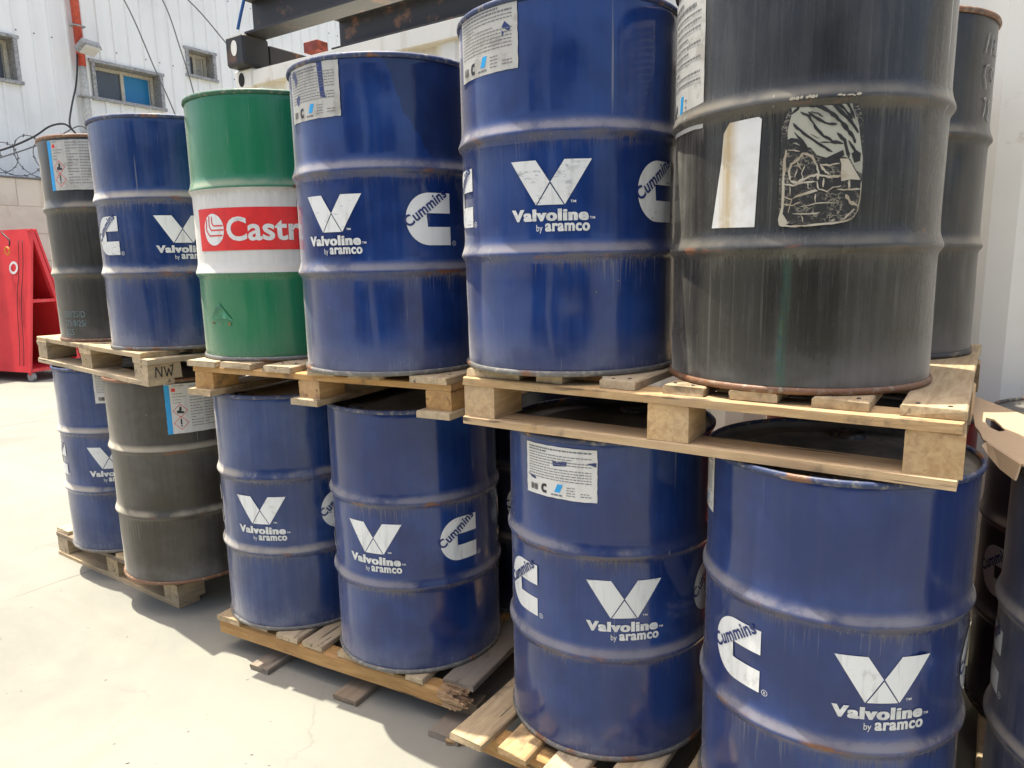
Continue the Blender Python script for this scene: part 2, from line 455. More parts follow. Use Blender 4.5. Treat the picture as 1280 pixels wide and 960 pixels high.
def reg_c():
    bm = bmesh.new(); vs_, fs, w = text_polys('R', .009, .01)
    bm_add(bm, vs_, fs, None, .081, -.0705)
    n = 16
    for i in range(n):
        a, b = 2 * pi * i / n, 2 * pi * (i + 1) / n
        poly(bm, [(.081 + .0072 * cos(a), -.067 + .0072 * sin(a)), (.081 + .0072 * cos(b), -.067 + .0072 * sin(b)),
                  (.081 + .0060 * cos(b), -.067 + .0060 * sin(b)), (.081 + .0060 * cos(a), -.067 + .0060 * sin(a))])
    return wrap_mesh(bm, 'registered_mark', OFF, .442)
ME_V, ME_W, ME_C, ME_S, ME_R = emblem_v(), wordmark(), emblem_c(), script_c(), reg_c()
for me, k in ((ME_V, 'ink_white'), (ME_W, 'ink_text'), (ME_C, 'ink_white'), (ME_S, 'ink_blue'), (ME_R, 'ink_white')):
    me.materials.append(M[k])

# ------------------------------------------------------------------ drums
def hoop_prof(zc):
    return [(zc + d, RB + r) for d, r in ((-.024, 0), (-.018, .0006), (-.013, .0024), (-.009, .0052), (-.005, .0082), (-.0015, .0098), (.002, .0098),
            (.007, .0086), (.012, .0066), (.018, .0044), (.025, .0024), (.033, .0010), (.041, .0003), (.050, 0))]
def body_prof():
    pr = [(.006, RB - .002), (.012, RB), (.03, RB)]
    pr += [(.03 + (.265 - .03) * i / 7, RB) for i in range(1, 7)]
    pr += hoop_prof(H1)
    pr += [(.351 + (.553 - .351) * i / 7, RB) for i in range(1, 7)]
    pr += hoop_prof(H2)
    pr += [(.631 + (.85 - .631) * i / 7, RB) for i in range(1, 8)]
    pr += [(.868, RB), (.874, RB - .002)]
    return pr
def ring_prof(z, rc, rw, rh, n=10):
    return [(z + rh * sin(2 * pi * i / n), rc + rw * cos(2 * pi * i / n)) for i in range(n)]
BUNG = None
def drum(name, label, loc, deg, mat, chime, lid, seed, group='oil drums stacked in a double row', dents=(), mark=True, cuts=None, bottom_chime=None):
    """deg = world angle that the local +X side (a V emblem) faces"""
    global BUNG
    t = thing(name, label, 'drum', loc, R(deg), group)
    rd = random.Random(seed * 13 + 1); dents_l = []
    extra = [(rd.uniform(0, 2 * pi), rd.choice((.12, .2, .42, .5, .7, .78)) + rd.uniform(-.04, .04), R(rd.uniform(3, 9)), rd.uniform(.012, .05), rd.uniform(-.0065, .0015)) for _ in range(14)]
    def rf(th, z):
        p = Vector((cos(th) * 2.2, sin(th) * 2.2, z * 2.4 + seed * 7.3))
        d = noise.noise(p) * .0026 + noise.noise(p * 2.7) * .0009
        for (a, zz, wa, wz, amt) in dents_l + extra:
            da = (th - a + pi) % (2 * pi) - pi
            d += amt * math.exp(-(da / wa) ** 2 - ((z - zz) / wz) ** 2)
        if d > .0008: d = .0008 + (d - .0008) * .15
        for (a, zz, wa, wz, amt) in dents:
            da = (th - R(a - deg) + pi) % (2 * pi) - pi
            d += amt * math.exp(-(da / R(wa)) ** 2 - ((z - zz) / wz) ** 2)
        return d * min(1., max(0., (z - .0)) / .03) * min(1., (HD - z) / .03)
    bp = body_prof()
    if cuts:   # body in bands of different paint: one mesh, three materials
        me = lathe(bp, 144, 'body', rfun=rf)
        for m_ in mat: me.materials.append(m_)
        for p in me.polygons:
            z = p.center.z
            p.material_index = 1 if cuts[0] < z < cuts[1] else 0
        o = link('body', me, t)
    else:
        o = link('body', lathe(bp, 144, 'body', rfun=rf), t, mat)
    def wob(th, z): return .0014 * noise.noise(Vector((cos(th) * 2, sin(th) * 2, seed * 3.1))) + .0009 * noise.noise(Vector((cos(th) * 9, sin(th) * 9, seed * 3.1)))
    link('top_chime', lathe(ring_prof(.8735, RB + .0015, .0055, .0075), 112, 'top_chime', True, rfun=wob), t, chime)
    link('bottom_chime', lathe(ring_prof(.0075, RB + .0015, .0055, .0075), 112, 'bottom_chime', True, rfun=wob), t, bottom_chime or (M['chime_dusty'] if chime is M['chime_blue'] else chime))
    lp = [(.872, RB - .0045), (.860, RB - .006), (.857, RB - .012), (.857, .22), (.861, .214), (.861, .205), (.857, .199), (.857, .1), (.8572, .0005)]
    link('lid', lathe(lp, 72, 'lid'), t, lid)
    bpz = lathe([(.006, RB - .004), (.010, RB - .02), (.010, .0005)], 48, 'base'); 
    for q in bpz.polygons: q.flip()
    link('base', bpz, t, lid)
    for a, r0, rr in ((150, .20, .036), (-30, .21, .02)):
        bmz = lathe([(.857, rr + .006), (.868, rr + .004), (.870, rr), (.8675, rr - .004), (.8675, .0005)], 24, 'bung')
        b = link('bung', bmz, t, M['chime_dark']); b.location = (r0 * cos(R(a)), r0 * sin(R(a)), .0)
    if mark:
        for k in range(3):
            for me, nm, da in ((ME_V, 'v_emblem', 0), (ME_W, 'wordmark', 0), (ME_C, 'c_emblem', 57)):
                e = link(nm, me, t); e.rotation_euler = (0, 0, R(120 * k + da))
                if nm == 'c_emblem':
                    link('script', ME_S, e); link('registered_mark', ME_R, e)
    return t

def lab_poly(w, h, ragged=0., seed=0, corner=0.):
    rnd = random.Random(seed); n = 14; pts = []
    def j(): return (rnd.random() - .5) * ragged
    for i in range(n): pts.append((-w / 2 + w * i / n + j(), -h / 2 + j()))
    for i in range(n): pts.append((w / 2 + j(), -h / 2 + h * i / n + j()))
    for i in range(n): pts.append((w / 2 - w * i / n + j(), h / 2 + j() - (corner if i == 0 else 0)))
    for i in range(n): pts.append((-w / 2 + j(), h / 2 - h * i / n + j()))
    return pts
def local(t, deg): return R(deg) - t.rotation_euler.z
def paper_label(t, deg, z, w, h, mat='paper', ragged=.001, seed=1, name='paper_label', pts=None):
    bm = bmesh.new(); poly(bm, pts or lab_poly(w, h, ragged, seed))
    return link(name, wrap_mesh(bm, name, .0019, z, local(t, deg)), t, M[mat])
def print_on(lab, t, deg, z, polys, mat, name, off=.0026):
    bm = bmesh.new()
    for i, p in enumerate(polys): poly(bm, p, (i % 9) * .00004 if len(polys) > 1 else 0.)
    o = link(name, wrap_mesh(bm, name, off, z, local(t, deg)), lab, M[mat])
    if 'print' in name: o['kind'] = 'stuff'
    return o
def rect(x0, y0, x1, y1, sl=0.): return [(x0, y0), (x1, y0), (x1 + sl, y1), (x0 + sl, y1)]
def fine_lines(x0, x1, ys, h, rnd, cols=1, dens=.85):
    out = []
    for y in ys:
        for c_ in range(cols):
            a = x0 + (x1 - x0) * c_ / cols; b = x0 + (x1 - x0) * (c_ + 1) / cols - .006
            x = a; end = b if rnd.random() < dens else a + (b - a) * rnd.uniform(.3, .9)
            while x < end:
                w = rnd.uniform(.004, .014); out.append(rect(x, y, min(x + w, end), y + h)); x += w + .0022
    return out
def product_label(t, deg, z, w, h, seed, mat='paper', holes=()):
    rnd = random.Random(seed)
    L = paper_label(t, deg, z, w, h, mat, .0016, seed)
    ys = [h * .42 - i * h * .052 for i in range(12)]
    print_on(L, t, deg, z, fine_lines(-w * .45, w * .46, ys[:2], h * .026, rnd, 1, .5) + fine_lines(-w * .45, w * .46, ys[2:], h * .015, rnd, 1), 'ink_grey', 'fine_print')
    bc = []; x = -w * .42
    while x < -w * .30: ww = rnd.uniform(.0008, .0025); bc.append(rect(x, -h * .42, x + ww, -h * .30)); x += ww + rnd.uniform(.0008, .002)
    print_on(L, t, deg, z, bc, 'ink_black', 'barcode')
    cc = [(-.20 + .045 * cos(R(a)) , -.35 + .09 * sin(R(a))) for a in range(80, 281, 20)] + [(-.16, -.44), (-.16, -.38)] + [(-.19 + .02 * cos(R(a)), -.35 + .04 * sin(R(a))) for a in range(270, 89, -30)] + [(-.16, -.32), (-.16, -.26)]
    print_on(L, t, deg, z, [[(p[0] * w, p[1] * h) for p in cc]], 'ink_black', 'c_mark')
    print_on(L, t, deg, z, [rect(-.045 * w, -.38 * h, .03 * w, -.22 * h, .045 * w)], 'ink_cyan', 'slanted_mark')
    print_on(L, t, deg, z, fine_lines(-.09 * w, .09 * w, [-.45 * h], h * .03, rnd, 1, 1) + fine_lines(.12 * w, .26 * w, [-.27 * h, -.32 * h, -.37 * h, -.42 * h], h * .014, rnd) + fine_lines(.3 * w, .46 * w, [-.36 * h, -.41 * h], h * .014, rnd), 'ink_grey', 'small_print')
    for hp in holes:
        print_on(L, t, deg, z, [[(p[0] * w, p[1] * h) for p in hp]], 'ink_blue', 'tear')
    return L
def hazard_label(t, deg, z, w, h, seed, mat='paper'):
    rnd = random.Random(seed)
    L = paper_label(t, deg, z, w, h, mat, .0012, seed)
    print_on(L, t, deg, z, [rect(-w * .5, -h * .505, -w * .405, h * .49)], 'ink_cyan', 'cyan_stripe')
    print_on(L, t, deg, z, [rect(-w * .37, h * .35, -w * .30, h * .42)], 'ink_red', 'red_mark')
    ys = [h * .44 - i * h * .058 for i in range(15)]
    print_on(L, t, deg, z, fine_lines(-w * .05, w * .48, ys, h * .014, rnd, 2) + fine_lines(-w * .36, -w * .1, [h * .46, h * .30, h * .24, h * .18, h * .12], h * .012, rnd, 1, .4), 'ink_grey', 'fine_print')
    for i, yy in enumerate((-.04, -.29)):
        d = .029; xx = -w * .24
        fr = []
        for k in range(4):
            a, b = pi / 2 * k, pi / 2 * (k + 1)
            fr.append([(xx + d * cos(a), yy * h + d * sin(a)), (xx + d * cos(b), yy * h + d * sin(b)), (xx + .9 * d * cos(b), yy * h + .9 * d * sin(b)), (xx + .9 * d * cos(a), yy * h + .9 * d * sin(a))])
        print_on(L, t, deg, z, fr, 'ink_red', 'hazard_diamond')
        if i: sy = [rect(xx - .003, yy * h - .006, xx + .003, yy * h + .018), rect(xx - .003, yy * h - .015, xx + .003, yy * h - .009)]
        else: sy = [[(xx - .012, yy * h - .010), (xx + .012, yy * h - .012), (xx + .015, yy * h - .004), (xx + .004, yy * h - .002), (xx + .006, yy * h + .014), (xx - .002, yy * h + .018), (xx - .005, yy * h + .002), (xx - .014, yy * h)]]
        print_on(L, t, deg, z, sy, 'ink_black', 'hazard_symbol')
    return L
def wrap_text(t, deg, z, lines, size, mat, name, bold=0., lead=1.4, xs=1., slant=0., parent=None, off=.0022, width=None):
    bm = bmesh.new()
    for i, tx in enumerate(lines):
        vs_, fs, w = text_polys(tx, size, bold, xs)
        x0 = min(v.x for v in vs_)
        if width: xs2 = width / w
        else: xs2 = 1
        bm_add(bm, [((v.x - x0) * xs2, v.y) for v in vs_], fs, None, 0, -i * size * lead)
    return link(name, wrap_mesh(bm, name, off, z, local(t, deg)), parent or t, M[mat])
def stroke(pts, w):
    out = []
    for a, b in zip(pts[:-1], pts[1:]):
        d = Vector((b[0] - a[0], b[1] - a[1])); 
        if d.length < 1e-6: continue
        n = Vector((-d.y, d.x)).normalized() * w / 2
        out.append([(a[0] - n.x, a[1] - n.y), (b[0] - n.x, b[1] - n.y), (b[0] + n.x, b[1] + n.y), (a[0] + n.x, a[1] + n.y)])
    return out

# pallet heights
ZL, ZT1, ZT2, ZT3 = .145, 1.152, 1.149, 1.188
B = M['blue']
U1 = drum('oil_drum', 'black drum with cyan edged hazard label, farthest left on upper tier', (-1.825, 3.439, ZT1), 90, M['charcoal'], M['chime_rust'], M['lid_dark'], 1, mark=False)
U2 = drum('oil_drum', 'blue drum on the upper tier between the far black drum and the green drum', (-1.384, 3.059, ZT1), -62, M['blue_dusty'], M['chime_blue'], M['lid_dark'], 2)
U3 = drum('oil_drum', 'green drum with white middle band and red panel', (-.848, 2.705, ZT2), -100, (M['green'], M['whiteband']), M['chime_green'], M['lid_dark'], 3, mark=False, cuts=(H1 + .001, H2 - .001), bottom_chime=M['chime_steel'],
          dents=[(-112, .12, 14, .05, -.002)])
U4 = drum('oil_drum', 'blue drum with torn label, right beside the green drum on the upper tier', (-.368, 2.322, ZT2), -117, M['blue_stain'], M['chime_blue'], M['lid_dark'], 4)
U5 = drum('oil_drum', 'large blue drum on the upper tier touching the front black drum, weathered label top left', (.166, 2.009, ZT3), -103.6, B, M['chime_blue'], M['lid_dark'], 5, dents=[(-95, .70, 12, .06, -.003)])
U6 = drum('oil_drum', 'big black drum on the upper tier with peeling sticker and blank white label', (.681, 1.713, ZT3), 90, M['black'], M['chime_dark'], M['lid_dark'], 6, mark=False, bottom_chime=M['chime_rust'],
          dents=[(-172, .05, 6, .04, -.008), (175, .08, 5, .03, .006)])
U7 = drum('oil_drum', 'black drum with faint chalk writing, behind the front black drum at the right end', (1.065, 2.175, ZT3), 90, M['charcoal'], M['chime_rust'], M['lid_dark'], 7, mark=False, bottom_chime=M['chime_dark'])
L1 = drum('oil_drum', 'blue drum farthest left on the lower tier, half behind the dusty grey drum', (-1.925, 3.494, ZL), -79, M['blue_dusty'], M['chime_blue'], M['lid_dark'], 8)
L2 = drum('oil_drum', 'dusty grey black drum with cyan edged hazard label on the lower tier', (-1.481, 3.132, ZL), 90, M['olive'], M['chime_rust'], M['lid_dark'], 9, mark=False)
L3 = drum('oil_drum', 'blue drum directly below the green drum, brown dust on its lid', (-.850, 2.730, ZL), -102.4, M['blue_dusty'], M['chime_blue'], M['lid_brown'], 10)
L4 = drum('oil_drum', 'blue drum standing above the rotten beam end on the lower pallet', (-.347, 2.434, ZL), -111.5, B, M['chime_blue'], M['lid_dark'], 11)
L5 = drum('oil_drum', 'blue drum with white product label under the pallet of the large upper drums', (.276, 1.993, ZL + .005), -90, B, M['chime_blue'], M['lid_dark'], 12)
L6 = drum('oil_drum', 'nearest blue drum at bottom right with no label on its front', (.755, 1.616, ZL + .008), -92, B, M['chime_blue'], M['lid_grime'], 13)
L7 = drum('oil_drum', 'shaded blue drum with dirty open lid by the white container wall at right', (P(.340, 2.49, ZL) + Vector((-.036, 0, 0))).to_tuple(), 122, M['blue_shaded'], M['chime_dark'], M['lid_grime'], 14)
L8 = drum('oil_drum', 'dark blue drum cut off by the right edge, under the cardboard', tuple(P(.352, 1.85, ZL)), 92, M['blue_shaded2'], M['chime_dark'], M['lid_dark'], 15)
L9 = drum('oil_drum', 'shaded blue drum in the back row, seen in the gap right of the rotten beam', tuple(P(-1.46, 2.38, ZL)), -163, M['blue_shaded'], M['chime_blue'], M['lid_dark'], 16)
L10 = drum('oil_drum', 'red drum in the back row, a sliver beside the right pallet end', tuple(P(-.29, 2.36, ZL)), 0, M['red'], M['chime_dark'], M['lid_dark'], 17, mark=False)

# labels and writing
hazard_label(U1, -96, .755, .215, .205, 3, 'paper_old')
wrap_text(U1, -124, .11, ['250/25/D', '273/8/25/', '8:25'], .038, 'ink_dot', 'stencil_code', -.005, 1.05, .9)
hazard_label(L2, -55, .755, .205, .205, 4)
tr1 = [(.16, .5), (.20, -.12), (.30, -.16), (.27, -.05), (.25, .5)]
tr2 = [(-.38, .48), (-.30, .40), (-.27, .26), (-.33, .16), (-.36, .30), (-.44, .38)]
tr3 = [(-.34, -.05), (-.26, .0), (-.22, -.06), (-.28, -.20), (-.33, -.14)]
product_label(U4, -128, .793, .212, .145, 5, 'paper_old', [tr1, tr2, tr3])
product_label(U5, -140, .797, .215, .148, 6, 'paper_old', [[(.34, .22), (.42, .12), (.40, .06), (.30, .14)], [(.30, .1), (.33, .05), (.30, .0)]])
product_label(L5, -125, .786, .212, .136, 7, 'paper', [[(-.07, .24), (.0, .20), (.07, .24), (.13, .24), (.12, .15), (-.06, .12)], [(.38, .24), (.49, .27), (.49, .18)], [(-.48, -.12), (-.33, -.17), (-.33, -.21), (-.40, -.2)]])
product_label(L6, 172, .795, .10, .14, 8)
product_label(L1, -66, .79, .19, .14, 9)
product_label(U6, 184, .70, .20, .29, 10, 'paper_old')
# blank white label with rust, slightly askew
paper_label(U6, -138, .448, .09, .21, 'rust_label', .001, 11, 'blank_label',
            [(-.055, -.105), (.045, -.107), (.052, .102), (.046, .107), (-.017, .104), (-.030, .085), (-.034, .03)])
st = []
w, h = .150, .230
for i in range(28):
    a = 2 * pi * i / 28; e = .32
    st.append((math.copysign(abs(cos(a)) ** e, cos(a)) * w / 2 * (1 - .06 * (sin(a) > .3)), math.copysign(abs(sin(a)) ** e, sin(a)) * h / 2))
paper_label(U6, -105, .457, w, h, 'torn', 0, 12, 'peeling_sticker', st)
def zz_(pts): return [((x + (y - 485) * .05 - 368) / 565 * .155, (485 - y) / 810 * .235) for x, y in pts]
rq = random.Random(3)
def ragged(pts, w):
    out = []; q = zz_(pts); fine = []
    for a, b in zip(q[:-1], q[1:]):
        for k in range(3): fine.append((a[0] + (b[0] - a[0]) * k / 3 + rq.uniform(-.0008, .0008), a[1] + (b[1] - a[1]) * k / 3 + rq.uniform(-.0008, .0008)))
    fine.append(q[-1]); n = len(fine)
    L_, R_ = [], []
    for i, p_ in enumerate(fine):
        a, b = fine[max(i - 1, 0)], fine[min(i + 1, n - 1)]
        d = Vector((b[0] - a[0], b[1] - a[1])).normalized(); nn = Vector((-d.y, d.x))
        ww = w * .00029 * .5 * rq.uniform(.55, 1.3) * (.35 if i in (0, n - 1) else 1)
        L_.append((p_[0] + nn.x * ww, p_[1] + nn.y * ww)); R_.append((p_[0] - nn.x * ww, p_[1] - nn.y * ww))
    return [[L_[i], L_[i + 1], R_[i + 1], R_[i]] for i in range(n - 1)]
stick = bpy.data.objects['peeling_sticker']
AS, ZS = -105, .457
print_on(stick, U6, AS, ZS, [zz_([(175, 100), (565, 80), (575, 150), (610, 230), (625, 330), (635, 400), (645, 470), (640, 560), (600, 540), (560, 465), (500, 440), (450, 430), (400, 450), (340, 430), (300, 380), (250, 370), (150, 330), (150, 260), (165, 200), (180, 150)])], 'paper_peel', 'peeled_paper', .0025)
sk = []
for pts, w_ in (([(180, 155), (230, 110), (265, 95)], 18), ([(275, 108), (340, 112), (420, 160), (480, 210), (530, 265), (570, 320), (590, 365)], 24), ([(370, 90), (440, 110), (500, 165), (560, 225), (610, 300)], 22),
                ([(460, 90), (520, 150), (570, 210)], 20), ([(525, 85), (560, 150), (585, 210)], 18), ([(235, 148), (290, 180), (330, 250), (380, 310), (440, 345), (510, 365)], 15), ([(285, 150), (330, 190), (390, 230), (470, 240)], 16),
                ([(300, 150), (340, 165), (380, 188)], 10), ([(185, 212), (230, 265), (300, 320), (370, 370), (440, 415)], 16), ([(195, 275), (240, 330), (280, 385)], 13), ([(300, 295), (360, 325)], 7), ([(360, 350), (420, 355), (480, 362)], 9),
                ([(470, 295), (520, 345), (540, 420), (550, 460)], 20), ([(545, 350), (590, 410), (600, 460)], 18), ([(150, 320), (210, 330), (270, 375)], 26)): sk += ragged(pts, w_)
sk += [zz_([(565, 430), (600, 410), (630, 430), (625, 480), (585, 490)]), zz_([(450, 430), (510, 405), (520, 440), (460, 455)])]
print_on(stick, U6, AS, ZS, sk, 'torn_dark', 'peel_streaks', .0031)
be = []
for pts, w_ in (([(140, 385), (125, 470), (120, 600), (110, 760), (90, 880)], 20), ([(90, 880), (160, 888), (270, 890), (400, 880), (520, 868), (575, 850)], 14), ([(575, 850), (610, 800), (632, 690), (635, 610)], 7),
                ([(250, 410), (220, 450), (170, 480), (155, 530), (165, 585)], 16), ([(250, 415), (310, 435), (335, 490), (350, 540), (345, 590)], 16), ([(150, 385), (190, 390), (230, 400)], 9), ([(205, 450), (240, 520)], 9), ([(265, 490), (240, 545), (255, 590)], 8), ([(210, 510), (195, 570)], 8),
                ([(165, 590), (215, 600), (280, 570), (340, 555), (420, 575), (500, 570)], 16), ([(360, 490), (420, 500), (490, 490)], 11), ([(360, 490), (390, 530), (420, 560)], 14), ([(340, 600), (350, 650), (410, 670), (440, 645), (500, 635)], 9), ([(120, 605), (180, 620), (250, 605), (330, 600)], 10),
                ([(180, 705), (240, 680), (330, 660), (345, 660)], 14), ([(120, 690), (180, 715)], 8), ([(125, 740), (180, 750), (235, 730)], 10), ([(180, 700), (150, 800)], 9), ([(220, 765), (330, 745), (470, 740)], 6), ([(175, 808), (340, 810), (360, 800)], 8), ([(470, 660), (540, 660), (635, 660)], 10),
                ([(555, 600), (550, 660)], 11), ([(530, 690), (560, 740), (615, 770)], 22), ([(500, 860), (560, 820), (590, 785)], 12), ([(105, 800), (150, 870)], 12), ([(240, 820), (250, 870)], 7), ([(430, 865), (460, 850)], 10), ([(280, 600), (285, 650)], 7), ([(330, 680), (330, 740)], 9), ([(160, 620), (165, 690)], 7), ([(385, 580), (380, 640)], 9)): be += ragged(pts, w_)
be += [zz_([(490, 460), (545, 462), (630, 600), (560, 595), (500, 605), (495, 560), (500, 500)]), zz_([(100, 790), (150, 870), (90, 885)])]
print_on(stick, U6, AS, ZS, be, 'paper_rem', 'paper_remnants', .0029)
# paint worn to white on the rib above the sticker
scp = []
for x0, x1_ in ((-.052, -.005), (.030, .072)):
    x = x0
    while x < x1_:
        w_ = rq.uniform(.002, .011); z0_ = rq.uniform(-.003, .001); h_ = rq.uniform(.0015, .006)
        scp.append([(x, z0_), (x + w_ * .6, z0_ - .001), (x + w_, z0_ + h_ * .4), (x + w_ * .7, z0_ + h_), (x + w_ * .2, z0_ + h_ * .8)]); x += w_ * rq.uniform(.6, 1.5)
bm = bmesh.new()
for q in scp: poly(bm, q)
link('scrape', wrap_mesh(bm, 'scrape', .0112, H2 + .002, local(U6, -107)), U6, M['paper_rem'])
# chalk writing on the drum behind
chk = []
chk += stroke([(-.06, .09), (-.075, .04)], .004) + stroke([(-.035, .09), (-.045, .04)], .004) + stroke([(-.02, .055), (.0, .065), (.005, .08), (-.012, .08), (-.02, .06), (-.01, .045), (.01, .045)], .004)
chk += stroke([(-.045, .015), (-.065, .01), (-.07, -.015), (-.06, -.03), (-.055, -.045)], .004) + stroke([(-.02, -.02), (-.03, .0), (-.015, .012), (-.002, .0), (-.008, -.018), (-.02, -.02)], .004)
chk += stroke([(-.065, -.07), (-.05, -.065), (-.05, -.085), (-.06, -.115)], .004) + stroke([(-.02, -.07), (-.035, -.078), (-.022, -.095), (-.034, -.115), (-.022, -.12), (-.012, -.108), (-.028, -.092), (-.012, -.078), (-.02, -.07)], .004) + stroke([(.01, -.06), (.002, -.115)], .004)
print_on(U7, U7, -42, .74, chk, 'chalk', 'chalk_writing', .0022)
# the green drum's red panel
zc = .443
panel = paper_label(U3, -82, zc, .285 * 2 * .95, .139, 'ink_red', 0, 13, 'red_panel')
cbm = [[(.047 * cos(2 * pi * i / 40), .052 * sin(2 * pi * i / 40)) for i in range(40)]]
EM = -119.5
print_on(panel, U3, EM, zc, cbm, 'ink_white', 'round_emblem', .0026)
def arcpts(cx_, cy_, r, a0, a1, n=10): return [(cx_ + r * cos(R(a0 + (a1 - a0) * i / n)), cy_ + r * sin(R(a0 + (a1 - a0) * i / n))) for i in range(n + 1)]
sw = stroke([(-.017, .045), (-.019, .012), (-.010, -.002), (.046, -.002)], .0045) + stroke([(-.003, .042), (-.004, .020), (.004, .012), (.044, .012)], .0045) + stroke([(-.031, .036), (-.036, .0), (-.020, -.020), (.040, -.020)], .0045)
print_on(panel, U3, EM, zc, sw, 'ink_red', 'emblem_lines', .0034)
wrap_text(U3, -108, zc - .036, ['Castrol'], .106, 'ink_white', 'lettering', .022, parent=panel, off=.0026, width=.325)

M['dent_patch'] = flat('paler dent green', (.03, .20, .09), .45, .25); M['rust_spot'] = flat('rust spot', (.30, .15, .03), .8, .3)
print_on(U3, U3, -121, .155, [[(-.052, -.012), (-.03, .012), (-.004, .040), (.004, .042), (.026, .018), (.056, -.014), (.02, -.010), (-.02, -.014)]], 'dent_patch', 'dent_patch', .0022)  # paler green triangle laid over the dent
print_on(U3, U3, -121, .130, [[(-.045, .0), (-.036, .004), (-.030, -.001), (-.038, -.006)], [(.036, -.003), (.044, .003), (.050, -.002), (.043, -.008)], [(-.004, -.002), (.003, .001), (.004, -.004)]], 'rust_spot', 'rust_spot', .0026)
# ------------------------------------------------------------------ pallets
def board(parent, name, x0, x1, y0, y1, z0, z1, mat, along='x', rnd=random, bev=.003, chew=None):
    """a plank as its own object; local X runs along the grain"""
    cx_, cy_, cz_ = (x0 + x1) / 2, (y0 + y1) / 2, (z0 + z1) / 2
    L, Wd, T = ((x1 - x0), (y1 - y0), (z1 - z0)) if along == 'x' else ((y1 - y0), (x1 - x0), (z1 - z0))
    bm = bmesh.new(); n = 6 if L > .4 else 2
    hx = [-.5 + i / n for i in range(n + 1)]
    ring = [(-.5, -.5), (.5, -.5), (.5, .5 - bev / T), (.5 - bev / Wd, .5), (-.5 + bev / Wd, .5), (-.5, .5 - bev / T)]
    rows = []
    for i, h_ in enumerate(hx):
        jy, jw, jz = rnd.uniform(-.0022, .0022), rnd.uniform(.985, 1.012), rnd.uniform(-.0008, .0008)
        row = []
        for (py, pz) in ring:
            ex = rnd.uniform(-.0025, .0025) if i in (0, n) else 0
            row.append(bm.verts.new((h_ * L + ex, py * Wd * jw + jy, pz * T + (jz if pz < 0 else jz * .5))))
        rows.append(row)
    for i in range(n):
        for k in range(6):
            bm.faces.new((rows[i][k], rows[i][(k + 1) % 6], rows[i + 1][(k + 1) % 6], rows[i + 1][k]))
    bm.faces.new(rows[0]); bm.faces.new(rows[-1][::-1])
    bmesh.ops.recalc_face_normals(bm, faces=bm.faces[:])
    o = link(name, bm_mesh(bm, name), parent, mat)
    o.location = (cx_, cy_, cz_); o.rotation_euler = (0, 0, (0 if along == 'x' else pi / 2) + rnd.uniform(-.006, .006))
    return o
def nails(parent, pts):
    for p in pts:
        bm = bmesh.new(); bmesh.ops.create_cone(bm, cap_ends=True, segments=8, radius1=.0045, radius2=.004, depth=.002)
        o = link('nail', bm_mesh(bm, 'nail'), parent, M['chime_dark']); o.location = p
def block_pallet(label, a, b, z, rot, L, D, Hh, decks, mats, group, bottom='x', deck_dir='y', seed=0, blk=(.10, .13), overhang=.0, cols=None):
    rnd = random.Random(seed)
    o = P(a, b, z)
    t = thing('pallet', label, 'pallet', tuple(o), TA + rot, group)
    td = .021; bh = Hh - 3 * td
    xs = cols or (0, L / 2 - blk[0] / 2, L - blk[0]); ys = (0, D / 2 - blk[1] / 2, D - blk[1])
    m_blk, m_deck, m_str, m_bot = mats
    # bottom boards
    if bottom == 'x':
        for y in ys: board(t, 'bottom_board', 0, L, y, y + .10, 0, td, m_bot, 'x', rnd)
    else:
        for x in xs: board(t, 'bottom_board', x - .015, x + blk[0] + .01, -.02, D, 0, td, m_bot, 'y', rnd)
    for x in xs:
        for y in ys:
            board(t, 'block', x + .002, x + blk[0], y + .004, y + blk[1], td + .0005, td + bh - .0005, m_blk, 'y', rnd, .004)
    if deck_dir == 'y':
        for y in ys: board(t, 'stringer_board', 0, L, y, y + .10, td + bh, td * 2 + bh, m_str, 'x', rnd)
        for i, (x0, x1) in enumerate(decks): board(t, 'deck_board', x0, x1, -overhang + rnd.uniform(-.004, .006), D + rnd.uniform(-.006, .004), 2 * td + bh + .0008, Hh, m_deck if i % 3 else m_deck, 'y', rnd)
    else:
        for x in xs: board(t, 'stringer_board', x, x + blk[0] + .01, .0, D, td + bh, td * 2 + bh, m_str, 'y', rnd)
        for (y0, y1) in decks: board(t, 'deck_board', 0 + rnd.uniform(-.004, .004), L - .03 + rnd.uniform(-.02, .02), y0, y1, 2 * td + bh + .0008, Hh, m_deck, 'x', rnd)
    if seed in (1, 2):
        dk = decks
        nails(t, [(x0 + (x1 - x0) * q_ + rnd.uniform(-.008, .008), yy + .05 + rnd.uniform(-.015, .015), Hh + .0008) for x0, x1 in dk for q_ in (.25, .75) for yy in (0, D - .1)])
    return t
GP = 'wooden pallets under the drums'
pn, po, wg, wd = M['pine'], M['pine_orange'], M['wood_grey'], M['wood_dark']
block_pallet('pale pine pallet carrying the large blue and black drums of the upper tier', -1.166, 1.50, 1.039, -.004, 1.140, 1.13, .149,
             [(.0, .17), (.225, .30), (.40, .49), (.56, .655), (.71, .81), (.88, .985), (1.035, 1.144)], (pn, wg, pn, pn), GP, 'x', 'y', 1, (.10, .13), -.015,
             (0, .525, 1.045))
UP2 = block_pallet('orange brown pallet under the green drum on the upper tier', -2.335, 1.455, 1.027, .10, 1.08, 1.10, .122,
             [(-.01, .125), (.16, .30), (.36, .48), (.55, .66), (.72, .84), (.95, 1.08)], (po, wg, po, wg), GP, 'y', 'y', 2, (.09, .12), .015)
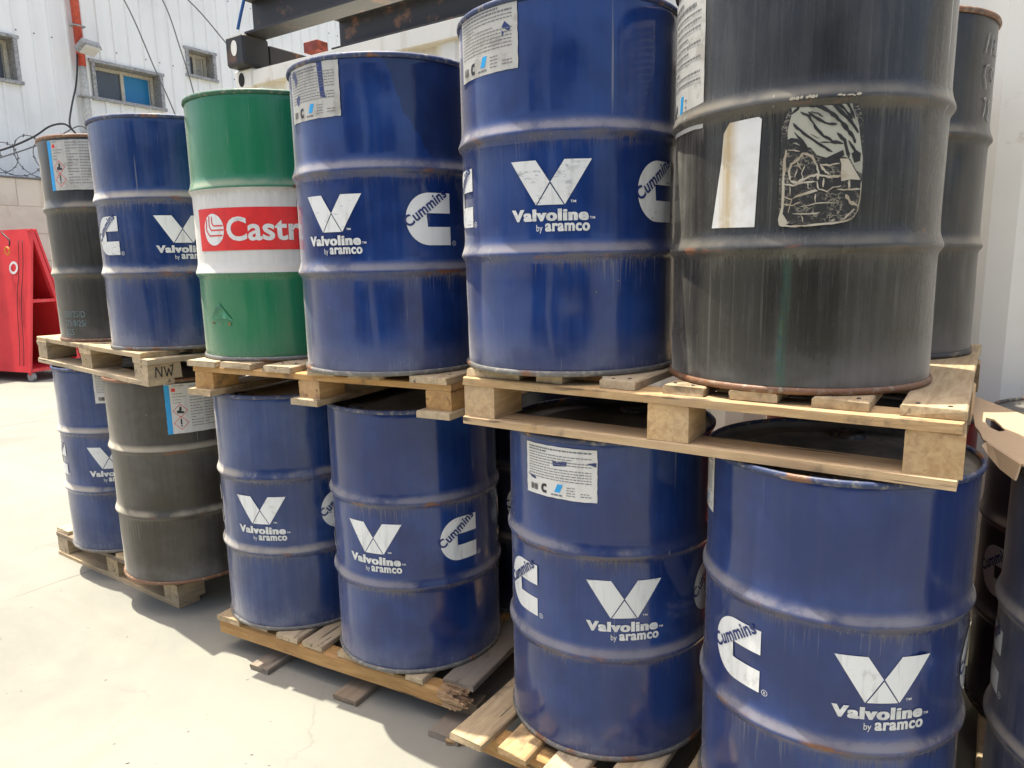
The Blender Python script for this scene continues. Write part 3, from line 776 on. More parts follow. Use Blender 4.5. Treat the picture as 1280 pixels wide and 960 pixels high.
UP1 = block_pallet('weathered grey pallet at the far left of the upper tier with scribbled corner block', -3.87, 1.605, 1.026, -.125, 1.25, 1.05, .126,
             [(.0, .15), (.20, .31), (.40, .52), (.62, .72), (.90, 1.05)], (wg, wg, wg, wg), GP, 'x', 'x', 3, (.12, .13))
block_pallet('grey pallet on the ground under the far left lower drums', -3.97, 1.62, 0., -.02, 1.12, 1.05, ZL,
             [(.0, .12), (.2, .3), (.4, .52), (.62, .72), (1.0, 1.12)], (wg, wg, wd, wg), GP, 'x', 'y', 4, (.11, .13))
# scribble on the corner block of the left pallet (its right end face)
bm = bmesh.new()
for q in stroke([(-.035, -.02), (-.03, .02), (-.012, -.02), (-.008, .02)], .004) + stroke([(.0, .02), (.008, -.02), (.016, .01), (.024, -.02), (.034, .022), (.02, .018)], .004):
    poly(bm, q)
scr = link('scribble', bm_mesh(bm, 'scribble'), UP1, M['ink_black'])
scr.rotation_euler = (pi / 2, 0, pi / 2); scr.location = (1.2535, .065, .052)

def beam_pallet(label, a, b, z, rot, L, D, Hh, decks, mats, group, sticks, seed, overhang, rotten=False, dmats=None):
    rnd = random.Random(seed)
    t = thing('pallet', label, 'pallet', tuple(P(a, b, z)), TA + rot, group)
    td = .021; m_beam, m_deck, m_bot = mats
    for x0, x1 in sticks: board(t, 'bottom_board', x0, x1, -.058 + rnd.uniform(-.01, .01), D, 0.001, td, m_bot, 'y', rnd)
    bz = Hh - td - .056
    for k, y in enumerate((0, D / 2, D - .06)):
        e = L - (.0 if not (rotten and k == 0) else .10)
        board(t, 'beam', 0, e, y, y + .06, bz, Hh - td - .0005, m_beam, 'x', rnd, .007)
        for x0, x1 in sticks: board(t, 'block', x0 + .004, x1 - .004, y + .055, y + .115, td + .0005, bz - .0005, m_bot, 'y', rnd, .003)
        if rotten and k == 0:
            ro = bpy.data.objects.new('rotten_end', None); bm = bmesh.new()
            for q_ in range(46):
                yy = y + rnd.uniform(.0, .056); zz2 = bz + rnd.uniform(.0, .056); l_ = rnd.uniform(.045, .115) * (1 - .5 * abs((zz2 - bz - .03) / .03) * rnd.random())
                w1, w2 = rnd.uniform(.004, .010), rnd.uniform(.004, .009); sk_ = rnd.uniform(-.012, .012); sz_ = rnd.uniform(-.014, .010)
                prev = None
                for st_ in range(4):
                    f_ = st_ / 3; tw = (1, .95, .75, rnd.uniform(.15, .6))[st_]
                    cx2 = e - .012 + l_ * f_; cy2 = yy + sk_ * f_ * f_ + rnd.uniform(-.002, .002); cz2 = zz2 + sz_ * f_ * f_ + rnd.uniform(-.002, .002)
                    ring = [bm.verts.new((cx2 + rnd.uniform(-.004, .004), cy2 + a_ * w1 * tw, cz2 + b_ * w2 * tw)) for a_, b_ in ((-1, -1), (1, -1), (1, 1), (-1, 1))]
                    if prev:
                        for q2 in range(4): bm.faces.new((prev[q2], prev[(q2 + 1) % 4], ring[(q2 + 1) % 4], ring[q2]))
                    prev = ring
                bm.faces.new(prev)
            bpy.data.objects.remove(ro)
            bmesh.ops.recalc_face_normals(bm, faces=bm.faces[:])
            o = link('rotten_end', bm_mesh(bm, 'rotten_end'), t, M['rot']); o['kind'] = 'stuff'
    for i, (x0, x1, y0, y1) in enumerate(decks):
        board(t, 'deck_board', x0, x1, -overhang + y0, D + y1, Hh - td + .0003, Hh, (dmats or {}).get(i, m_deck), 'y', rnd, .004)
    return t
def rotmat():
    m = Mat('rotten wood'); n = m.noise(m.scale(m.ob, 14, 70, 70), 1., 5, .65); k = m.noise(m.ob, 34., 5, .7)
    c = m.mix(m.step(n, .35, .65), (.46, .31, .17), (.27, .16, .08)); c = m.mix(m.step(k, .56, .66), c, (.05, .03, .018))
    m.bump(m.add(n, k), .9, .008); return m.out(c, .85)
M['rot'] = rotmat()
beam_pallet('ground pallet with orange beam and rotten broken front end', -2.40, 1.505, 0., .085, 1.14, 1.10, ZL,
            [(.0, .125, -.005, 0), (.16, .25, .012, 0), (.31, .415, .0, 0), (.44, .535, .0, 0), (.60, .70, .006, 0), (.76, .85, .0, 0), (.90, .97, 0, 0), (1.02, 1.135, .04, 0)],
            (po, wg, wd), GP, [(.22, .31), (.62, .72), (1.03, 1.14)], 5, .004, True, {7: wd})
beam_pallet('ground pallet at the front under the labelled lower drum and the nearest blue drum', -1.19, 1.485, 0., 0., 1.16, 1.12, ZL + .004,
            [(.0, .11, -.02, 0), (.15, .245, .0, 0), (.30, .40, .0, 0), (.455, .565, .0, 0), (.62, .72, .0, 0), (.78, .88, 0, 0), (.94, 1.02, 0, 0), (1.06, 1.16, 0, 0)],
            (po, wg, wd), GP, [(.14, .24), (.55, .65), (1.0, 1.1)], 6, .045, False, {0: wg, 1: pn})
beam_pallet('ground pallet under the two dark drums by the right edge', .06, 1.56, 0., 0., 1.1, 1.10, ZL - .001,
            [(.0, .11, 0, 0), (.17, .27, 0, 0), (.34, .44, 0, 0), (.5, .6, 0, 0), (.66, .76, 0, 0), (.82, .9, 0, 0), (.98, 1.09, 0, 0)],
            (wg, wg, wd), GP, [(.1, .2), (.5, .6), (.9, 1.0)], 7, .0)

# ------------------------------------------------------------------ cardboard
def cardboard():
    m = Mat('corrugated cardboard'); n = m.noise(m.ob, 12., 5, .6); l = m.noise(m.scale(m.ob, 4, 120, 1), 1., 2)
    c = m.mix(n, (.46, .335, .205), (.38, .27, .16)); c = m.mix(m.mul(m.step(l, .5, .7), .15), c, (.3, .2, .12))
    m.bump(l, .15, .001); return m.out(c, .8)
M['card'] = cardboard()
card = thing('cardboard_sheet', 'torn piece of brown cardboard with a hand hole lying over the right drums', 'cardboard', (1.15, 1.65, 1.045))
def card_part(name, pts, hole=None):
    bm = bmesh.new()
    vs_ = [bm.verts.new(Vector(p) - Vector(card.location)) for p in pts]; es = [bm.edges.new((vs_[i], vs_[(i + 1) % len(vs_)])) for i in range(len(vs_))]
    if hole:
        hv = [bm.verts.new(Vector(p) - Vector(card.location)) for p in hole]; es += [bm.edges.new((hv[i], hv[(i + 1) % len(hv)])) for i in range(len(hv))]
    bmesh.ops.triangle_fill(bm, edges=es, use_beauty=True, use_dissolve=False)
    bmesh.ops.recalc_face_normals(bm, faces=bm.faces[:])
    g = bmesh.ops.extrude_face_region(bm, geom=bm.faces[:])
    for v in [q for q in g['geom'] if isinstance(q, bmesh.types.BMVert)]: v.co.z += .0045
    bmesh.ops.recalc_face_normals(bm, faces=bm.faces[:])
    return link(name, bm_mesh(bm, name), card, M['card'])
zc_ = lambda x, y: 1.058 + .05 * (y - 1.65)
def zp(pts): return [(x, y, zc_(x, y)) for x, y in pts]
card_part('panel', zp([(1.279, 1.992), (1.274, 1.60), (1.268, 1.38), (1.02, 1.38), (1.047, 1.527), (1.049, 1.549), (1.075, 1.60), (1.097, 1.653), (1.16, 1.76), (1.23, 1.90)]),
          zp([(1.169, 1.724), (1.178, 1.706), (1.160, 1.655), (1.141, 1.612), (1.122, 1.606), (1.124, 1.642), (1.145, 1.69)]))

bm = bmesh.new()
tp = [(1.0475, 1.532), (1.042, 1.50), (1.032, 1.445), (1.021, 1.385)]; dr_ = (.002, .014, .026, .028)
va = [bm.verts.new(Vector((x, y, zc_(x, y) + .004)) - Vector(card.location)) for x, y in tp]
vb = [bm.verts.new(Vector((x - .012, y - .006, zc_(x, y) - d_)) - Vector(card.location)) for (x, y), d_ in zip(tp, dr_)]
for i in range(3): bm.faces.new((va[i], va[i + 1], vb[i + 1], vb[i]))
g_ = bmesh.ops.extrude_face_region(bm, geom=bm.faces[:])
for v in [q for q in g_['geom'] if isinstance(q, bmesh.types.BMVert)]: v.co.x -= .0045
bmesh.ops.recalc_face_normals(bm, faces=bm.faces[:]); link('flap', bm_mesh(bm, 'flap'), card, M['card'])

# ------------------------------------------------------------------ ground
def ground_mat():
    m = Mat('pale concrete ground'); p = m.ob
    a = m.noise(p, .55, 6, .6, .4); b = m.noise(p, 3.2, 7, .65); c_ = m.noise(p, 60., 4, .65); d = m.noise(p, 14., 5, .6)
    c = m.mix(m.step(a, .35, .68), (.238, .230, .188), (.172, .168, .142))
    c = m.mix(m.mul(m.step(b, .45, .7), .5), c, (.252, .240, .188))
    c = m.mix(m.mul(m.step(c_, .58, .72), .30), c, (.25, .23, .20))
    c = m.mix(m.mul(m.step(d, .66, .76), .35), c, (.27, .25, .22))
    x, y, z = m.sep(p)
    u = m.add(m.mul(x, ta.x), m.mul(y, ta.y)); v = m.add(m.mul(x, nb.x), m.mul(y, nb.y))
    wob = m.mul(m.sub(m.noise(p, 1.3, 4), .5), .22)
    for line in ((m.add(u, wob), -3.62, .009), (m.add(u, wob), -7.75, .025)):
        k = m.math('ABSOLUTE', m.sub(line[0], line[1]))
        c = m.mix(m.mul(m.step(k, line[2], line[2] * .3), m.step(m.noise(p, 2.2, 3), .36, .55, 0., .6)), c, (.11, .10, .08))
    wp = m.t.nodes.new('ShaderNodeVectorMath'); wp.operation = 'ADD'; m.put(wp.inputs[0], p)
    nz_ = m.t.nodes.new('ShaderNodeTexNoise'); nz_.inputs['Scale'].default_value = 2.2; nz_.inputs['Detail'].default_value = 6; m.put(nz_.inputs['Vector'], p)
    nv = m.t.nodes.new('ShaderNodeVectorMath'); nv.operation = 'SCALE'; m.t.links.new(nz_.outputs['Color'], nv.inputs[0]); nv.inputs['Scale'].default_value = .7; m.t.links.new(nv.outputs[0], wp.inputs[1])
    hc = m.voro(wp.outputs[0], .55)
    c = m.mix(m.mul(m.step(hc, .004, .001), m.step(m.noise(p, .9, 3), .46, .58, 0., .4)), c, (.14, .125, .10))
    oil = m.noise(p, 1.15, 6, .6, .8); c = m.mix(m.mul(m.step(oil, .52, .70), .5), c, (.165, .155, .13))
    sp = m.noise(p, 26., 3, .6); c = m.mix(m.mul(m.step(sp, .70, .76), .5), c, (.15, .13, .10))
    tr = m.noise(m.comb(m.mul(u, .35), m.mul(v, 5.), 0.), 1.2, 5, .6); c = m.mix(m.mul(m.step(tr, .52, .66), .22), c, (.19, .17, .14))
    m.bump(m.add(m.mul(c_, .5), b), .35, .006)
    return m.out(c, .85)
bm = bmesh.new(); bmesh.ops.create_grid(bm, x_segments=8, y_segments=8, size=120)
g = link('ground', bm_mesh(bm, 'ground'), None, ground_mat()); g['kind'] = 'structure'
# unseen walls inferred from paint reflections, added to shade the drums' right sides
o = box_obj('unseen_wall', tuple(P(6.2, -8.2, 2.4)), (9.5, .3, 4.8), flat('dull blue grey wall', (.14, .15, .16), .6), None, 0, (0, 0, TA)); o['kind'] = 'structure'
o = box_obj('unseen_wall', tuple(P(-1.6, -9.0, 2.2)), (3.6, .3, 4.4), o.data.materials[0], None, 0, (0, 0, TA)); o['kind'] = 'structure'
# loose grit on the concrete
bm = bmesh.new(); rr = random.Random(4)
for i in range(260):
    a, b = rr.uniform(-6.5, -.6), rr.uniform(-.4, 1.55)
    q = P(a, b, 0); s = rr.uniform(.0015, .005) * (1 + (rr.random() < .05) * 1.5)
    r_ = bmesh.ops.create_icosphere(bm, subdivisions=1, radius=s)
    for v in r_['verts']: v.co = Vector((v.co.x * rr.uniform(.8, 1.4), v.co.y, v.co.z * .6)) + q + Vector((0, 0, s * .3))
o = link('grit', bm_mesh(bm, 'grit'), None, flat('grit', (.34, .31, .26), .9)); o['kind'] = 'stuff'; tag(o, 'fine loose grit scattered on the pale concrete', 'grit')

# broken bit of wood between the two ground pallets
wc = board(None, 'wood_chip', -.055, .055, -.016, .016, 0, .012, M['pine_orange'], 'x', random.Random(3), .004)
wc.location = P(-1.255, 1.565, .009); wc.rotation_euler = (.05, .03, TA + .5)
tag(wc, 'small orange splinter of wood lying between the two front ground pallets', 'wood chip')
# ------------------------------------------------------------------ shipping container
def cont_mat(name, base):
    m = Mat(name); p = m.ob
    st = m.noise(m.scale(p, 9, 9, .7), 1., 5, .6); n = m.noise(p, 2.2, 6, .65); n2 = m.noise(p, 8., 6, .7)
    c = m.mix(m.mul(m.step(n, .4, .7), .35), base, tuple(q * .78 for q in base))
    c = m.mix(m.mul(m.step(st, .56, .72), .30), c, (.42, .34, .22))
    ru = m.mul(m.step(n2, .60, .72), m.step(m.noise(p, 1.1, 3), .46, .58))
    c = m.mix(m.mul(ru, .65), c, (.36, .20, .08))
    return m.out(c, .5)
M['cont'] = cont_mat('cream container paint', (.86, .83, .715))
M['cast_hole'] = flat('dark hollow', (.02, .018, .015), .8)
A0, A1, BC, CH = -3.79, 2.30, 2.80, 2.59
ct = thing('shipping_container', 'long cream white shipping container behind the stacked drums', 'container', tuple(P(A0, BC, 0)), TA)
CL, CD = A1 - A0, 2.44
def cbox(name, x0, x1, y0, y1, z0, z1, bev=.004): return box_obj(name, ((x0 + x1) / 2, (y0 + y1) / 2, (z0 + z1) / 2), (x1 - x0, y1 - y0, z1 - z0), M['cont'], ct, bev)
cbox('top_rail', .165, CL - .165, .0, .07, CH - .10, CH - .018)
cbox('bottom_rail', .165, CL - .165, .0, .07, .03, .19)
cbox('top_rail', .165, CL - .165, CD - .07, CD, CH - .10, CH - .018)
cbox('end_rail', .0, .07, .17, CD - .17, CH - .12, CH - .02)
for x in (0, CL - .15):
    for y in (0, CD - .15): cbox('corner_post', x + .004, x + .15, y + .004, y + .15, .12, CH - .118)
for x in (0, CL - .16):
    for y in (0, CD - .16):
        for z in (0, CH - .118):
            o = cbox('corner_casting', x, x + .162, y - .002, y + .16, z + .001, z + .118, .012)
            if y == 0:
                bm = bmesh.new(); bmesh.ops.create_cone(bm, cap_ends=True, segments=24, radius1=1, radius2=1, depth=.004)
                for v in bm.verts: v.co = (v.co.x * .026, v.co.z, v.co.y * .038)
                h_ = link('casting_hole', bm_mesh(bm, 'casting_hole'), o, M['cast_hole']); h_.location = (-.015 if x == 0 else .015, -.0815, 0)
def corrugated(L, z0, z1, pitch, flatw, ramp, depth):
    xs, x = [], 0.
    while x < L:
        for dx, dy in ((0, 0), (flatw, 0), (flatw + ramp, depth), (pitch - ramp, depth)):
            if x + dx <= L: xs.append((x + dx, dy))
        x += pitch
    xs.append((L, 0)); return xs
bm = bmesh.new(); pf = corrugated(CL - .30, 0, 0, .278, .072, .068, .036)
va = [bm.verts.new((x + .15, .022 + y, .185)) for x, y in pf]; vb = [bm.verts.new((x + .15, .022 + y, CH - .095)) for x, y in pf]
for i in range(len(pf) - 1): bm.faces.new((va[i], va[i + 1], vb[i + 1], vb[i]))
link('side_panel', bm_mesh(bm, 'side_panel'), ct, M['cont'])
cbox('roof', .07, CL - .02, .03, CD - .03, CH - .045, CH - .03)
cbox('end_panel', .03, .05, .15, CD - .15, .1, CH - .1); cbox('end_panel', CL - .05, CL - .03, .15, CD - .15, .1, CH - .1)
cbox('back_panel', .15, CL - .15, CD - .05, CD - .03, .1, CH - .1); cbox('floor', .05, CL - .05, .07, CD - .07, .13, .17)

# ------------------------------------------------------------------ black steel frame on top of the container
def steel(name, base, rustamt):
    m = Mat(name); n = m.noise(m.ob, 6., 6, .7); h_ = m.noise(m.ob, 40., 4)
    c = m.mix(m.step(n, .62 - rustamt, .74 - rustamt), base, m.mix(h_, (.20, .085, .035), (.12, .07, .04)))
    c = m.mix(m.mul(m.step(m.nrm()[2], .5, .9), .3), c, DUST)
    m.bump(h_, .2, .002); return m.out(c, .55)
M['steel'] = steel('black weathered steel', (.020, .020, .021), .07)
M['steel_red'] = flat('red oxide steel', (.24, .045, .028), .6, .3)
M['rope'] = flat('blue rope', (.03, .12, .36), .7)
fr = thing('steel_frame', 'black steel frame of beams lying on top of the container', 'steel frame', tuple(P(-3.78, 2.74, CH)), TA)
o = box_obj('corner_casting', (.088, .09, .085), (.165, .18, .165), M['steel'], fr, .012)
bm = bmesh.new(); bmesh.ops.create_cone(bm, cap_ends=True, segments=24, radius1=1, radius2=1, depth=.004)
for v in bm.verts: v.co = (v.co.x * .026, v.co.z, v.co.y * .042)
h_ = link('casting_hole', bm_mesh(bm, 'casting_hole'), o, M['cont']); h_.location = (0, -.0905, .012)
box_obj('cross_beam', (.10, 1.26, .075), (.13, 2.15, .13), M['steel'], fr, .004)
def ibeam(name, y, z, x0, x1, hgt=.21, wid=.15):
    bm = bmesh.new(); L = x1 - x0
    add_box(bm, ((x0 + x1) / 2, y, z + .006), (L, wid, .012)); add_box(bm, ((x0 + x1) / 2, y, z + hgt - .006), (L, wid, .012))
    add_box(bm, ((x0 + x1) / 2, y, z + hgt / 2), (L, .010, hgt - .0242))
    return link(name, bm_mesh(bm, name), fr, M['steel'])
ibeam('long_beam', .10, .168, .15, 5.6, .19, .14)
ibeam('long_beam', .62, .168, .30, 5.6, .19, .16)
ibeam('long_beam', 1.9, .168, .15, 5.6, .19, .14)
for x in (1.6, 3.1, 4.6): box_obj('tie_beam', (x, 1.0, .262), (.08, 1.66, .12), M['steel'], fr, .003)
box_obj('spacer_block', (.25, .46, .172), (.12, .09, .06), M['steel_red'], fr, .004)
box_obj('spacer_block', (3.0, .62, .083), (.50, .12, .164), M['steel_red'], fr, .004)
rp = tube_obj('rope', spline([P(-3.56, 2.755, 3.02), P(-3.575, 2.752, 2.95), P(-3.61, 2.74, 2.85), P(-3.64, 2.735, 2.775)], 6), .009, M['rope'])
tag(rp, 'blue rope hanging from the end of the black beam', 'rope')

# ------------------------------------------------------------------ far building (metal clad, faces the yard)
AF = -13.0
def clad():
    m = Mat('white metal cladding'); p = m.ob; st = m.noise(m.scale(p, 5, 5, .25), 1., 5, .6); n = m.noise(p, .8, 5, .6)
    c = m.mix(m.mul(m.step(st, .45, .72), .4), (.87, .87, .83), (.74, .745, .71)); c = m.mix(m.mul(m.step(n, .5, .7), .25), c, (.64, .64, .60))
    return m.out(c, .42)
M['clad'] = clad()
M['flash'] = flat('grey flashing', (.40, .40, .39), .5, .25)
M['reveal'] = flat('dull reveal', (.42, .40, .36), .7, .25)
M['sash'] = flat('cream window frame', (.58, .54, .44), .45, .12)
M['glass_grey'] = Mat('grey window glass').out((.09, .10, .115), .12)
M['glass_blue'] = Mat('blue window film').out((.02, .20, .42), .25)
M['curtain'] = flat('pale curtain', (.45, .43, .36), .8)
bl = thing('building', 'white corrugated metal building with small windows at the far left', 'building', tuple(P(AF, 0, 0)), TA + pi / 2)
# local frame: x = b, y = -a (away into the building), z up
wins = [(6.79, 8.00, 4.32, 4.93), (8.57, 9.14, 5.03, 5.52), (4.40, 5.63, 4.36, 5.04)]
X0, X1, ZT = .5, 18., 9.5
bps, x = [], X0
while x < X1:
    bps += [(x, 0), (x + .20, 0), (x + .215, -.028), (x + .245, -.028)]; x += .26
def yat(x):
    for (a, ya), (b, yb) in zip(bps[:-1], bps[1:]):
        if a <= x <= b: return ya + (yb - ya) * (x - a) / max(b - a, 1e-9)
    return 0.
bx = sorted(bps + [(w_, yat(w_)) for q in wins for w_ in q[:2]])
bm = bmesh.new()
for (xa, ya), (xb, yb) in zip(bx[:-1], bx[1:]):
    if xb - xa < 1e-6: continue
    cuts = [0, ZT]; mid = (xa + xb) / 2; hol = None
    for q in wins:
        if q[0] < mid < q[1]: hol = q
    for z0, z1 in ([(0, ZT)] if not hol else [(0, hol[2]), (hol[3], ZT)]):
        bm.faces.new([bm.verts.new(v) for v in ((xa, ya, z0), (xb, yb, z0), (xb, yb, z1), (xa, ya, z1))])
link('cladding', bm_mesh(bm, 'cladding'), bl, M['clad'])
box_obj('roof', ((X0 + X1) / 2, 4.5, ZT + .06), (X1 - X0 + .3, 9.4, .12), M['flash'], bl)
box_obj('side_wall', (X0 + .05, 4.3, ZT / 2), (.1, 8.4, ZT), M['clad'], bl, 0)
box_obj('back_wall', ((X0 + X1) / 2, 8.6, ZT / 2), (X1 - X0, .1, ZT), M['clad'], bl, 0)
bm = bmesh.new()
for x in [X0 + .23 + .26 * i for i in range(66)]:
    for z in (3.4, 5.15, 6.6):
        if random.random() < .75: add_box(bm, (x, -.031, z + random.uniform(-.01, .01)), (.02, .008, .02))
o = link('cladding_screws', bm_mesh(bm, 'cladding_screws'), bl, M['ink_grey']); o['kind'] = 'stuff'
for i, (x0, x1, z0, z1) in enumerate(wins):
    f = box_obj('window', ((x0 + x1) / 2, -.035, z1 + .0), (x1 - x0 + .12, .05, .05), M['flash'], bl, .003)
    def sub(name, c, s, mat): 
        o = box_obj(name, Vector(c) - f.location, s, mat, f, .002); return o
    sub('frame', ((x0 + x1) / 2, -.036, z0), (x1 - x0 + .12, .06, .05), M['flash'])
    sub('frame', (x0, -.034, (z0 + z1) / 2), (.06, .05, z1 - z0 - .052), M['flash']); sub('frame', (x1, -.034, (z0 + z1) / 2), (.06, .05, z1 - z0 - .052), M['flash'])
    dp = .24
    for c, s in ((((x0 + x1) / 2, dp / 2, z0 + .012), (x1 - x0, dp, .02)), (((x0 + x1) / 2, dp / 2, z1 - .012), (x1 - x0, dp, .02))): sub('reveal', c, s, M['reveal'])
    for xx in (x0 + .012, x1 - .012): sub('reveal', (xx, dp / 2, (z0 + z1) / 2), (.02, dp, z1 - z0 - .046), M['reveal'])
    xm = (x0 + x1) / 2; zi0, zi1 = z0 + .025, z1 - .025
    for xx in (x0 + .055, xm, x1 - .055): sub('sash', (xx, dp - .03, (zi0 + zi1) / 2), (.06, .05, zi1 - zi0 - .002), M['sash'])
    for a_, b_ in ((x0 + .086, xm - .031), (xm + .031, x1 - .086)):
        for zz in (zi0 + .03, zi1 - .03): sub('sash', ((a_ + b_) / 2, dp - .031, zz), (b_ - a_, .045, .055), M['sash'])
    pm = [('glass_grey', 'glass_blue'), ('glass_grey', 'curtain'), ('glass_grey', 'glass_grey')][i]
    sub('pane', ((x0 + .085 + xm) / 2, dp - .015, (zi0 + zi1) / 2), (xm - x0 - .12, .012, zi1 - zi0 - .1), M[pm[0]])
    sub('pane', ((x1 - .085 + xm) / 2, dp - .013, (zi0 + zi1) / 2), (x1 - xm - .12, .012, zi1 - zi0 - .1), M[pm[1]])
# pole: red upper pipe, white lower pipe
M['pipe_red'] = flat('red pipe paint', (.62, .09, .05), .4, .15); M['pipe_white'] = flat('white pipe', (.60, .58, .50), .45, .15)
pp = thing('wall_pipe', 'vertical pipe on the building, red above and white below', 'pipe', tuple(P(-12.88, 6.567, 0)), TA)
tube_obj('red_pipe', [(0, 0, 4.78), (0, 0, 9.2)], .066, M['pipe_red'], pp, 14); tube_obj('white_pipe', [(0, 0, 2.4), (0, 0, 4.779)], .058, M['pipe_white'], pp, 14)
for z in (3.7, 4.3, 5.4, 6.2, 7.4): box_obj('bracket', (.0, .0, z), (.15, .20, .025), M['flash'], pp)
fl = thing('floodlight', 'small grey floodlight mounted on the building beside the red pipe', 'floodlight', tuple(P(-12.72, 6.62, 5.02)), TA + pi / 2 + .25)
bm = bmesh.new(); add_box(bm, (0, 0, .04), (.34, .24, .12), Matrix.Rotation(R(-32), 3, 'X'), .02); link('housing', bm_mesh(bm, 'housing'), fl, M['flash'])
bm = bmesh.new(); add_box(bm, (0, -.036, -.018), (.28, .19, .02), Matrix.Rotation(R(-32), 3, 'X'), .004); link('lens', bm_mesh(bm, 'lens'), fl, M['paper'])
bm = bmesh.new(); add_box(bm, (0, .10, .10), (.05, .16, .04)); link('bracket', bm_mesh(bm, 'bracket'), fl, M['flash'])
M['cable'] = flat('black cable', (.02, .02, .02), .5); M['wire'] = flat('galvanised wire', (.17, .17, .165), .6, .2)
for pts, lab in (([(-12.9, 6.9, 6.6), (-12.5, 7.193, 5.89), (-12.5, 7.613, 4.90), (-12.5, 7.934, 4.13), (-12.6, 8.2, 3.4)], 'slack grey wire crossing the building wall, nearest the blue window'),
                 ([(-12.9, 7.6, 6.8), (-12.5, 7.887, 6.075), (-12.5, 8.139, 5.34), (-12.5, 8.319, 4.66), (-12.6, 8.5, 3.9)], 'slack grey wire on the building between the two small windows'),
                 ([(-12.9, 7.9, 6.6), (-12.5, 8.386, 6.207), (-12.5, 9.083, 5.66), (-12.6, 9.8, 5.1)], 'slanting grey wire above the smallest window toward the container')):
    tag(tube_obj('wire', spline([P(*q) for q in pts], 6), .011, M['wire'], None, 6), lab, 'wire', 'wires on the building')
tag(tube_obj('cable', spline([P(*q) for q in [(-12., 4.2, 2.95), (-12., 4.837, 3.163), (-12., 5.28, 3.393), (-12., 5.544, 3.587), (-12., 5.755, 3.651), (-12., 5.862, 3.583), (-12.2, 6.014, 3.56), (-12.5, 6.08, 3.75), (-12.7, 6.25, 4.104), (-12.8, 6.40, 4.444), (-12.82, 6.46, 4.731), (-12.85, 6.50, 4.95)]], 8), .014, M['cable']), 'black cable looping from the wall top up to the pipe', 'cable')
tag(tube_obj('cable', spline([P(*q) for q in [(-12., 4.6, 2.97), (-12., 5.1, 3.18), (-12.05, 5.6, 3.42), (-12.1, 6.0, 3.66), (-12.6, 6.4, 3.72)]], 8), .010, M['wire']), 'thin pale cable strung below the black cable', 'cable')

# ------------------------------------------------------------------ yard wall with razor wire
def wallmat():
    m = Mat('cream rendered block'); p = m.ob; st = m.noise(m.scale(p, 7, 7, .5), 1., 5, .6); n = m.noise(p, 3., 6, .6)
    c = m.mix(m.step(n, .4, .7), (.66, .60, .48), (.56, .51, .41)); c = m.mix(m.mul(m.step(st, .6, .74), .5), c, (.34, .24, .12))
    return m.out(c, .8)
M['yard'] = wallmat()
yw = thing('yard_wall', 'cream block wall with rust runs behind the red rack', 'wall', tuple(P(-12.05, 1.0, 0)), TA + pi / 2)
rw = random.Random(9); zz = 0.
for r_ in range(7):
    hh = .40; x = -.5 * (r_ % 2)
    while x < 8.2:
        x0, x1 = max(0, x), min(8.2, x + 1.0)
        if x1 - x0 > .05: box_obj('block', ((x0 + x1) / 2, .1 + rw.uniform(-.003, .003), zz + hh / 2), (x1 - x0 - .006, .2, hh - .006), M['yard'], yw, .006)
        x += 1.0
    zz += hh
box_obj('mortar', (4.1, .105, 1.4), (8.18, .185, 2.79), M['yard'], yw, 0)
box_obj('coping', (4.1, .1, 2.81), (8.2, .24, .025), M['ink_grey'], yw, .003)
bm = bmesh.new(); pts = []
for i in range(760):
    th = 2 * pi * i / 30; x = .25 + 7.7 * i / 760
    rz_ = .27 + .05 * sin(th * .31)
    pts.append((x + rz_ * cos(th), .1 + .10 * sin(th * .5), 3.12 + rz_ * sin(th) + .03 * sin(th * .23)))
tube_bm(bm, pts, .0065, 5)
rwo = thing('razor_wire', 'coil of razor wire along the top of the cream block wall', 'razor wire', tuple(P(-12.05, 1.0, 0)), TA + pi / 2)
link('coil', bm_mesh(bm, 'coil', True), rwo, M['wire'])
bm = bmesh.new()
for p_ in pts[::3]: add_box(bm, p_, (.05, .004, .018), Matrix.Rotation(random.uniform(0, 3), 3, 'Y'))
o = link('barbs', bm_mesh(bm, 'barbs'), rwo, M['wire']); o['kind'] = 'stuff'
for x in (.6, 3.0, 5.4, 7.8): link('stake', (lambda b_: (add_box(b_, (x, .1, 3.1), (.035, .035, .6)), bm_mesh(b_, 'stake'))[1])(bmesh.new()), rwo, M['wire'])

# ------------------------------------------------------------------ red A-frame rack on castors
def redmat():
    m = Mat('red rack paint'); p = m.ob; n = m.noise(p, 4., 5, .6); st = m.noise(m.scale(p, 14, 14, .8), 1., 4)
    c = m.mix(m.mul(m.step(n, .42, .68), .45), (.70, .045, .055), (.52, .03, .035)); c = m.mix(m.mul(m.step(st, .60, .72), .3), c, (.62, .20, .17))
    return m.out(c, .38)
M['rack'] = redmat()
M['rubber'] = flat('dark rubber', (.03, .03, .03), .8); M['castor'] = flat('grey castor wheel', (.30, .29, .28), .6)
rk = thing('tool_rack', 'red A-frame tool rack on castors at the left edge', 'rack', (-6.36, 9.36, 0), math.atan2(-.37, .93))
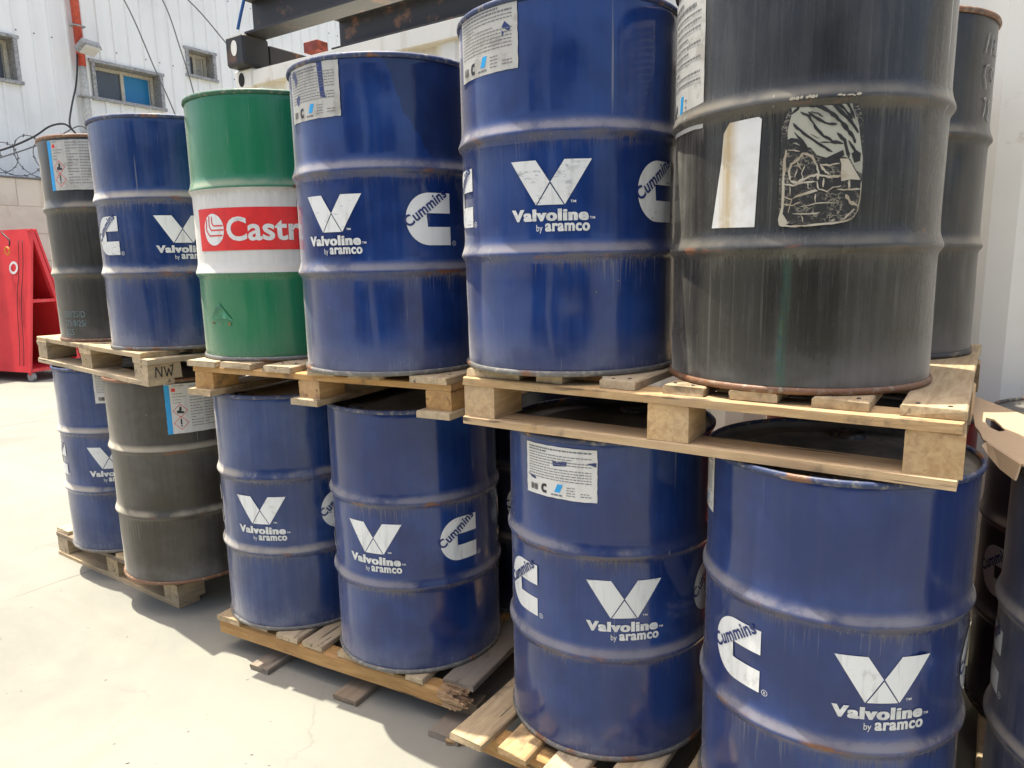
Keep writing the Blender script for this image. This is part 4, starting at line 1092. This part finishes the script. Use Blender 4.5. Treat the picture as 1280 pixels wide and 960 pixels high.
# local x = to the right along the panel (negative = left), y = into the rack, z up
def slab(name, quad, th, mat):
    bm = bmesh.new(); n = (Vector(quad[1]) - Vector(quad[0])).cross(Vector(quad[3]) - Vector(quad[0])).normalized() * th
    a = [bm.verts.new(q) for q in quad]; b = [bm.verts.new(Vector(q) + n) for q in quad]
    bm.faces.new(a); bm.faces.new(b[::-1])
    for i in range(4): bm.faces.new((a[i], b[i], b[(i + 1) % 4], a[(i + 1) % 4]))
    bmesh.ops.recalc_face_normals(bm, faces=bm.faces[:]); return link(name, bm_mesh(bm, name), rk, mat)
WID = 1.7
slab('front_board', [(-WID, .0, .13), (0, .0, .13), (.0, .27, 2.0), (-WID, .27, 2.0)], -.03, M['rack'])
slab('rear_board', [(-WID, .80, .16), (0, .80, .16), (.0, .34, 2.0), (-WID, .34, 2.0)], .03, M['rack'])
for x in (-.035, -WID + .035):
    slab('side_post', [(x - .03, .76, .14), (x + .033, .76, .14), (x + .033, .30, 2.0), (x - .03, .30, 2.0)], .05, M['rack'])
slab('shelf', [(-WID + .01, .16, 1.04), (-.01, .16, 1.04), (-.01, .57, 1.04), (-WID + .01, .57, 1.04)], .04, M['rack'])
slab('base_deck', [(-WID, .02, .13), (0, .02, .13), (0, .80, .13), (-WID, .80, .13)], .04, M['rack'])
for x in (-.06, -WID + .06):
    for y in (.06, .74):
        bm = bmesh.new(); bmesh.ops.create_cone(bm, cap_ends=True, segments=20, radius1=.062, radius2=.062, depth=.04)
        for v in bm.verts: v.co = (v.co.x, v.co.z, v.co.y)
        o = link('castor', bm_mesh(bm, 'castor'), rk, M['castor']); o.location = (x, y, .064)
        box_obj('fork', (0, .0, .045), (.05, .055, .045), M['rack'], o, .004)
# white ring letter and an orange hook ring with its cable on the front board
def on_board(x, z, off=.004):
    y = .27 * (z - .13) / 1.87; return (x, y - .0 - off - .001, z)
bm = bmesh.new(); n = 28
for i in range(n):
    a, b = 2 * pi * i / n, 2 * pi * (i + 1) / n
    q = [(.085 * cos(a), .085 * sin(a)), (.085 * cos(b), .085 * sin(b)), (.052 * cos(b), .052 * sin(b)), (.052 * cos(a), .052 * sin(a))]
    bm.faces.new([bm.verts.new((u, 0, v)) for u, v in q])
o = link('letter', bm_mesh(bm, 'letter'), rk, M['ink_white']); o.location = on_board(-.315, 1.50, .014); o.rotation_euler = (-math.atan(.27 / 1.87), 0, 0)
ringp = [(-.33 + .04 * cos(2 * pi * i / 16), .14, 1.72 + .05 * sin(2 * pi * i / 16)) for i in range(17)]
tube_obj('hook_ring', ringp, .010, flat('orange ring', (.75, .28, .04), .5), rk, 6)
tube_obj('hook_cable', spline([(-.50, .22, 1.98), (-.42, .17, 1.95), (-.30, .165, 1.86), (-.29, .15, 1.78)], 6), .010, M['cable'], rk, 6)
for x in (-.14, -.22): tube_obj('chain', spline([on_board(x, 1.86, .02), on_board(x + .02, 1.5, .02), on_board(x - .01, 1.05, .02), on_board(x + .04, .5, .02), on_board(x + .05, .22, .02)], 5), .004, M['rubber'], rk, 5)
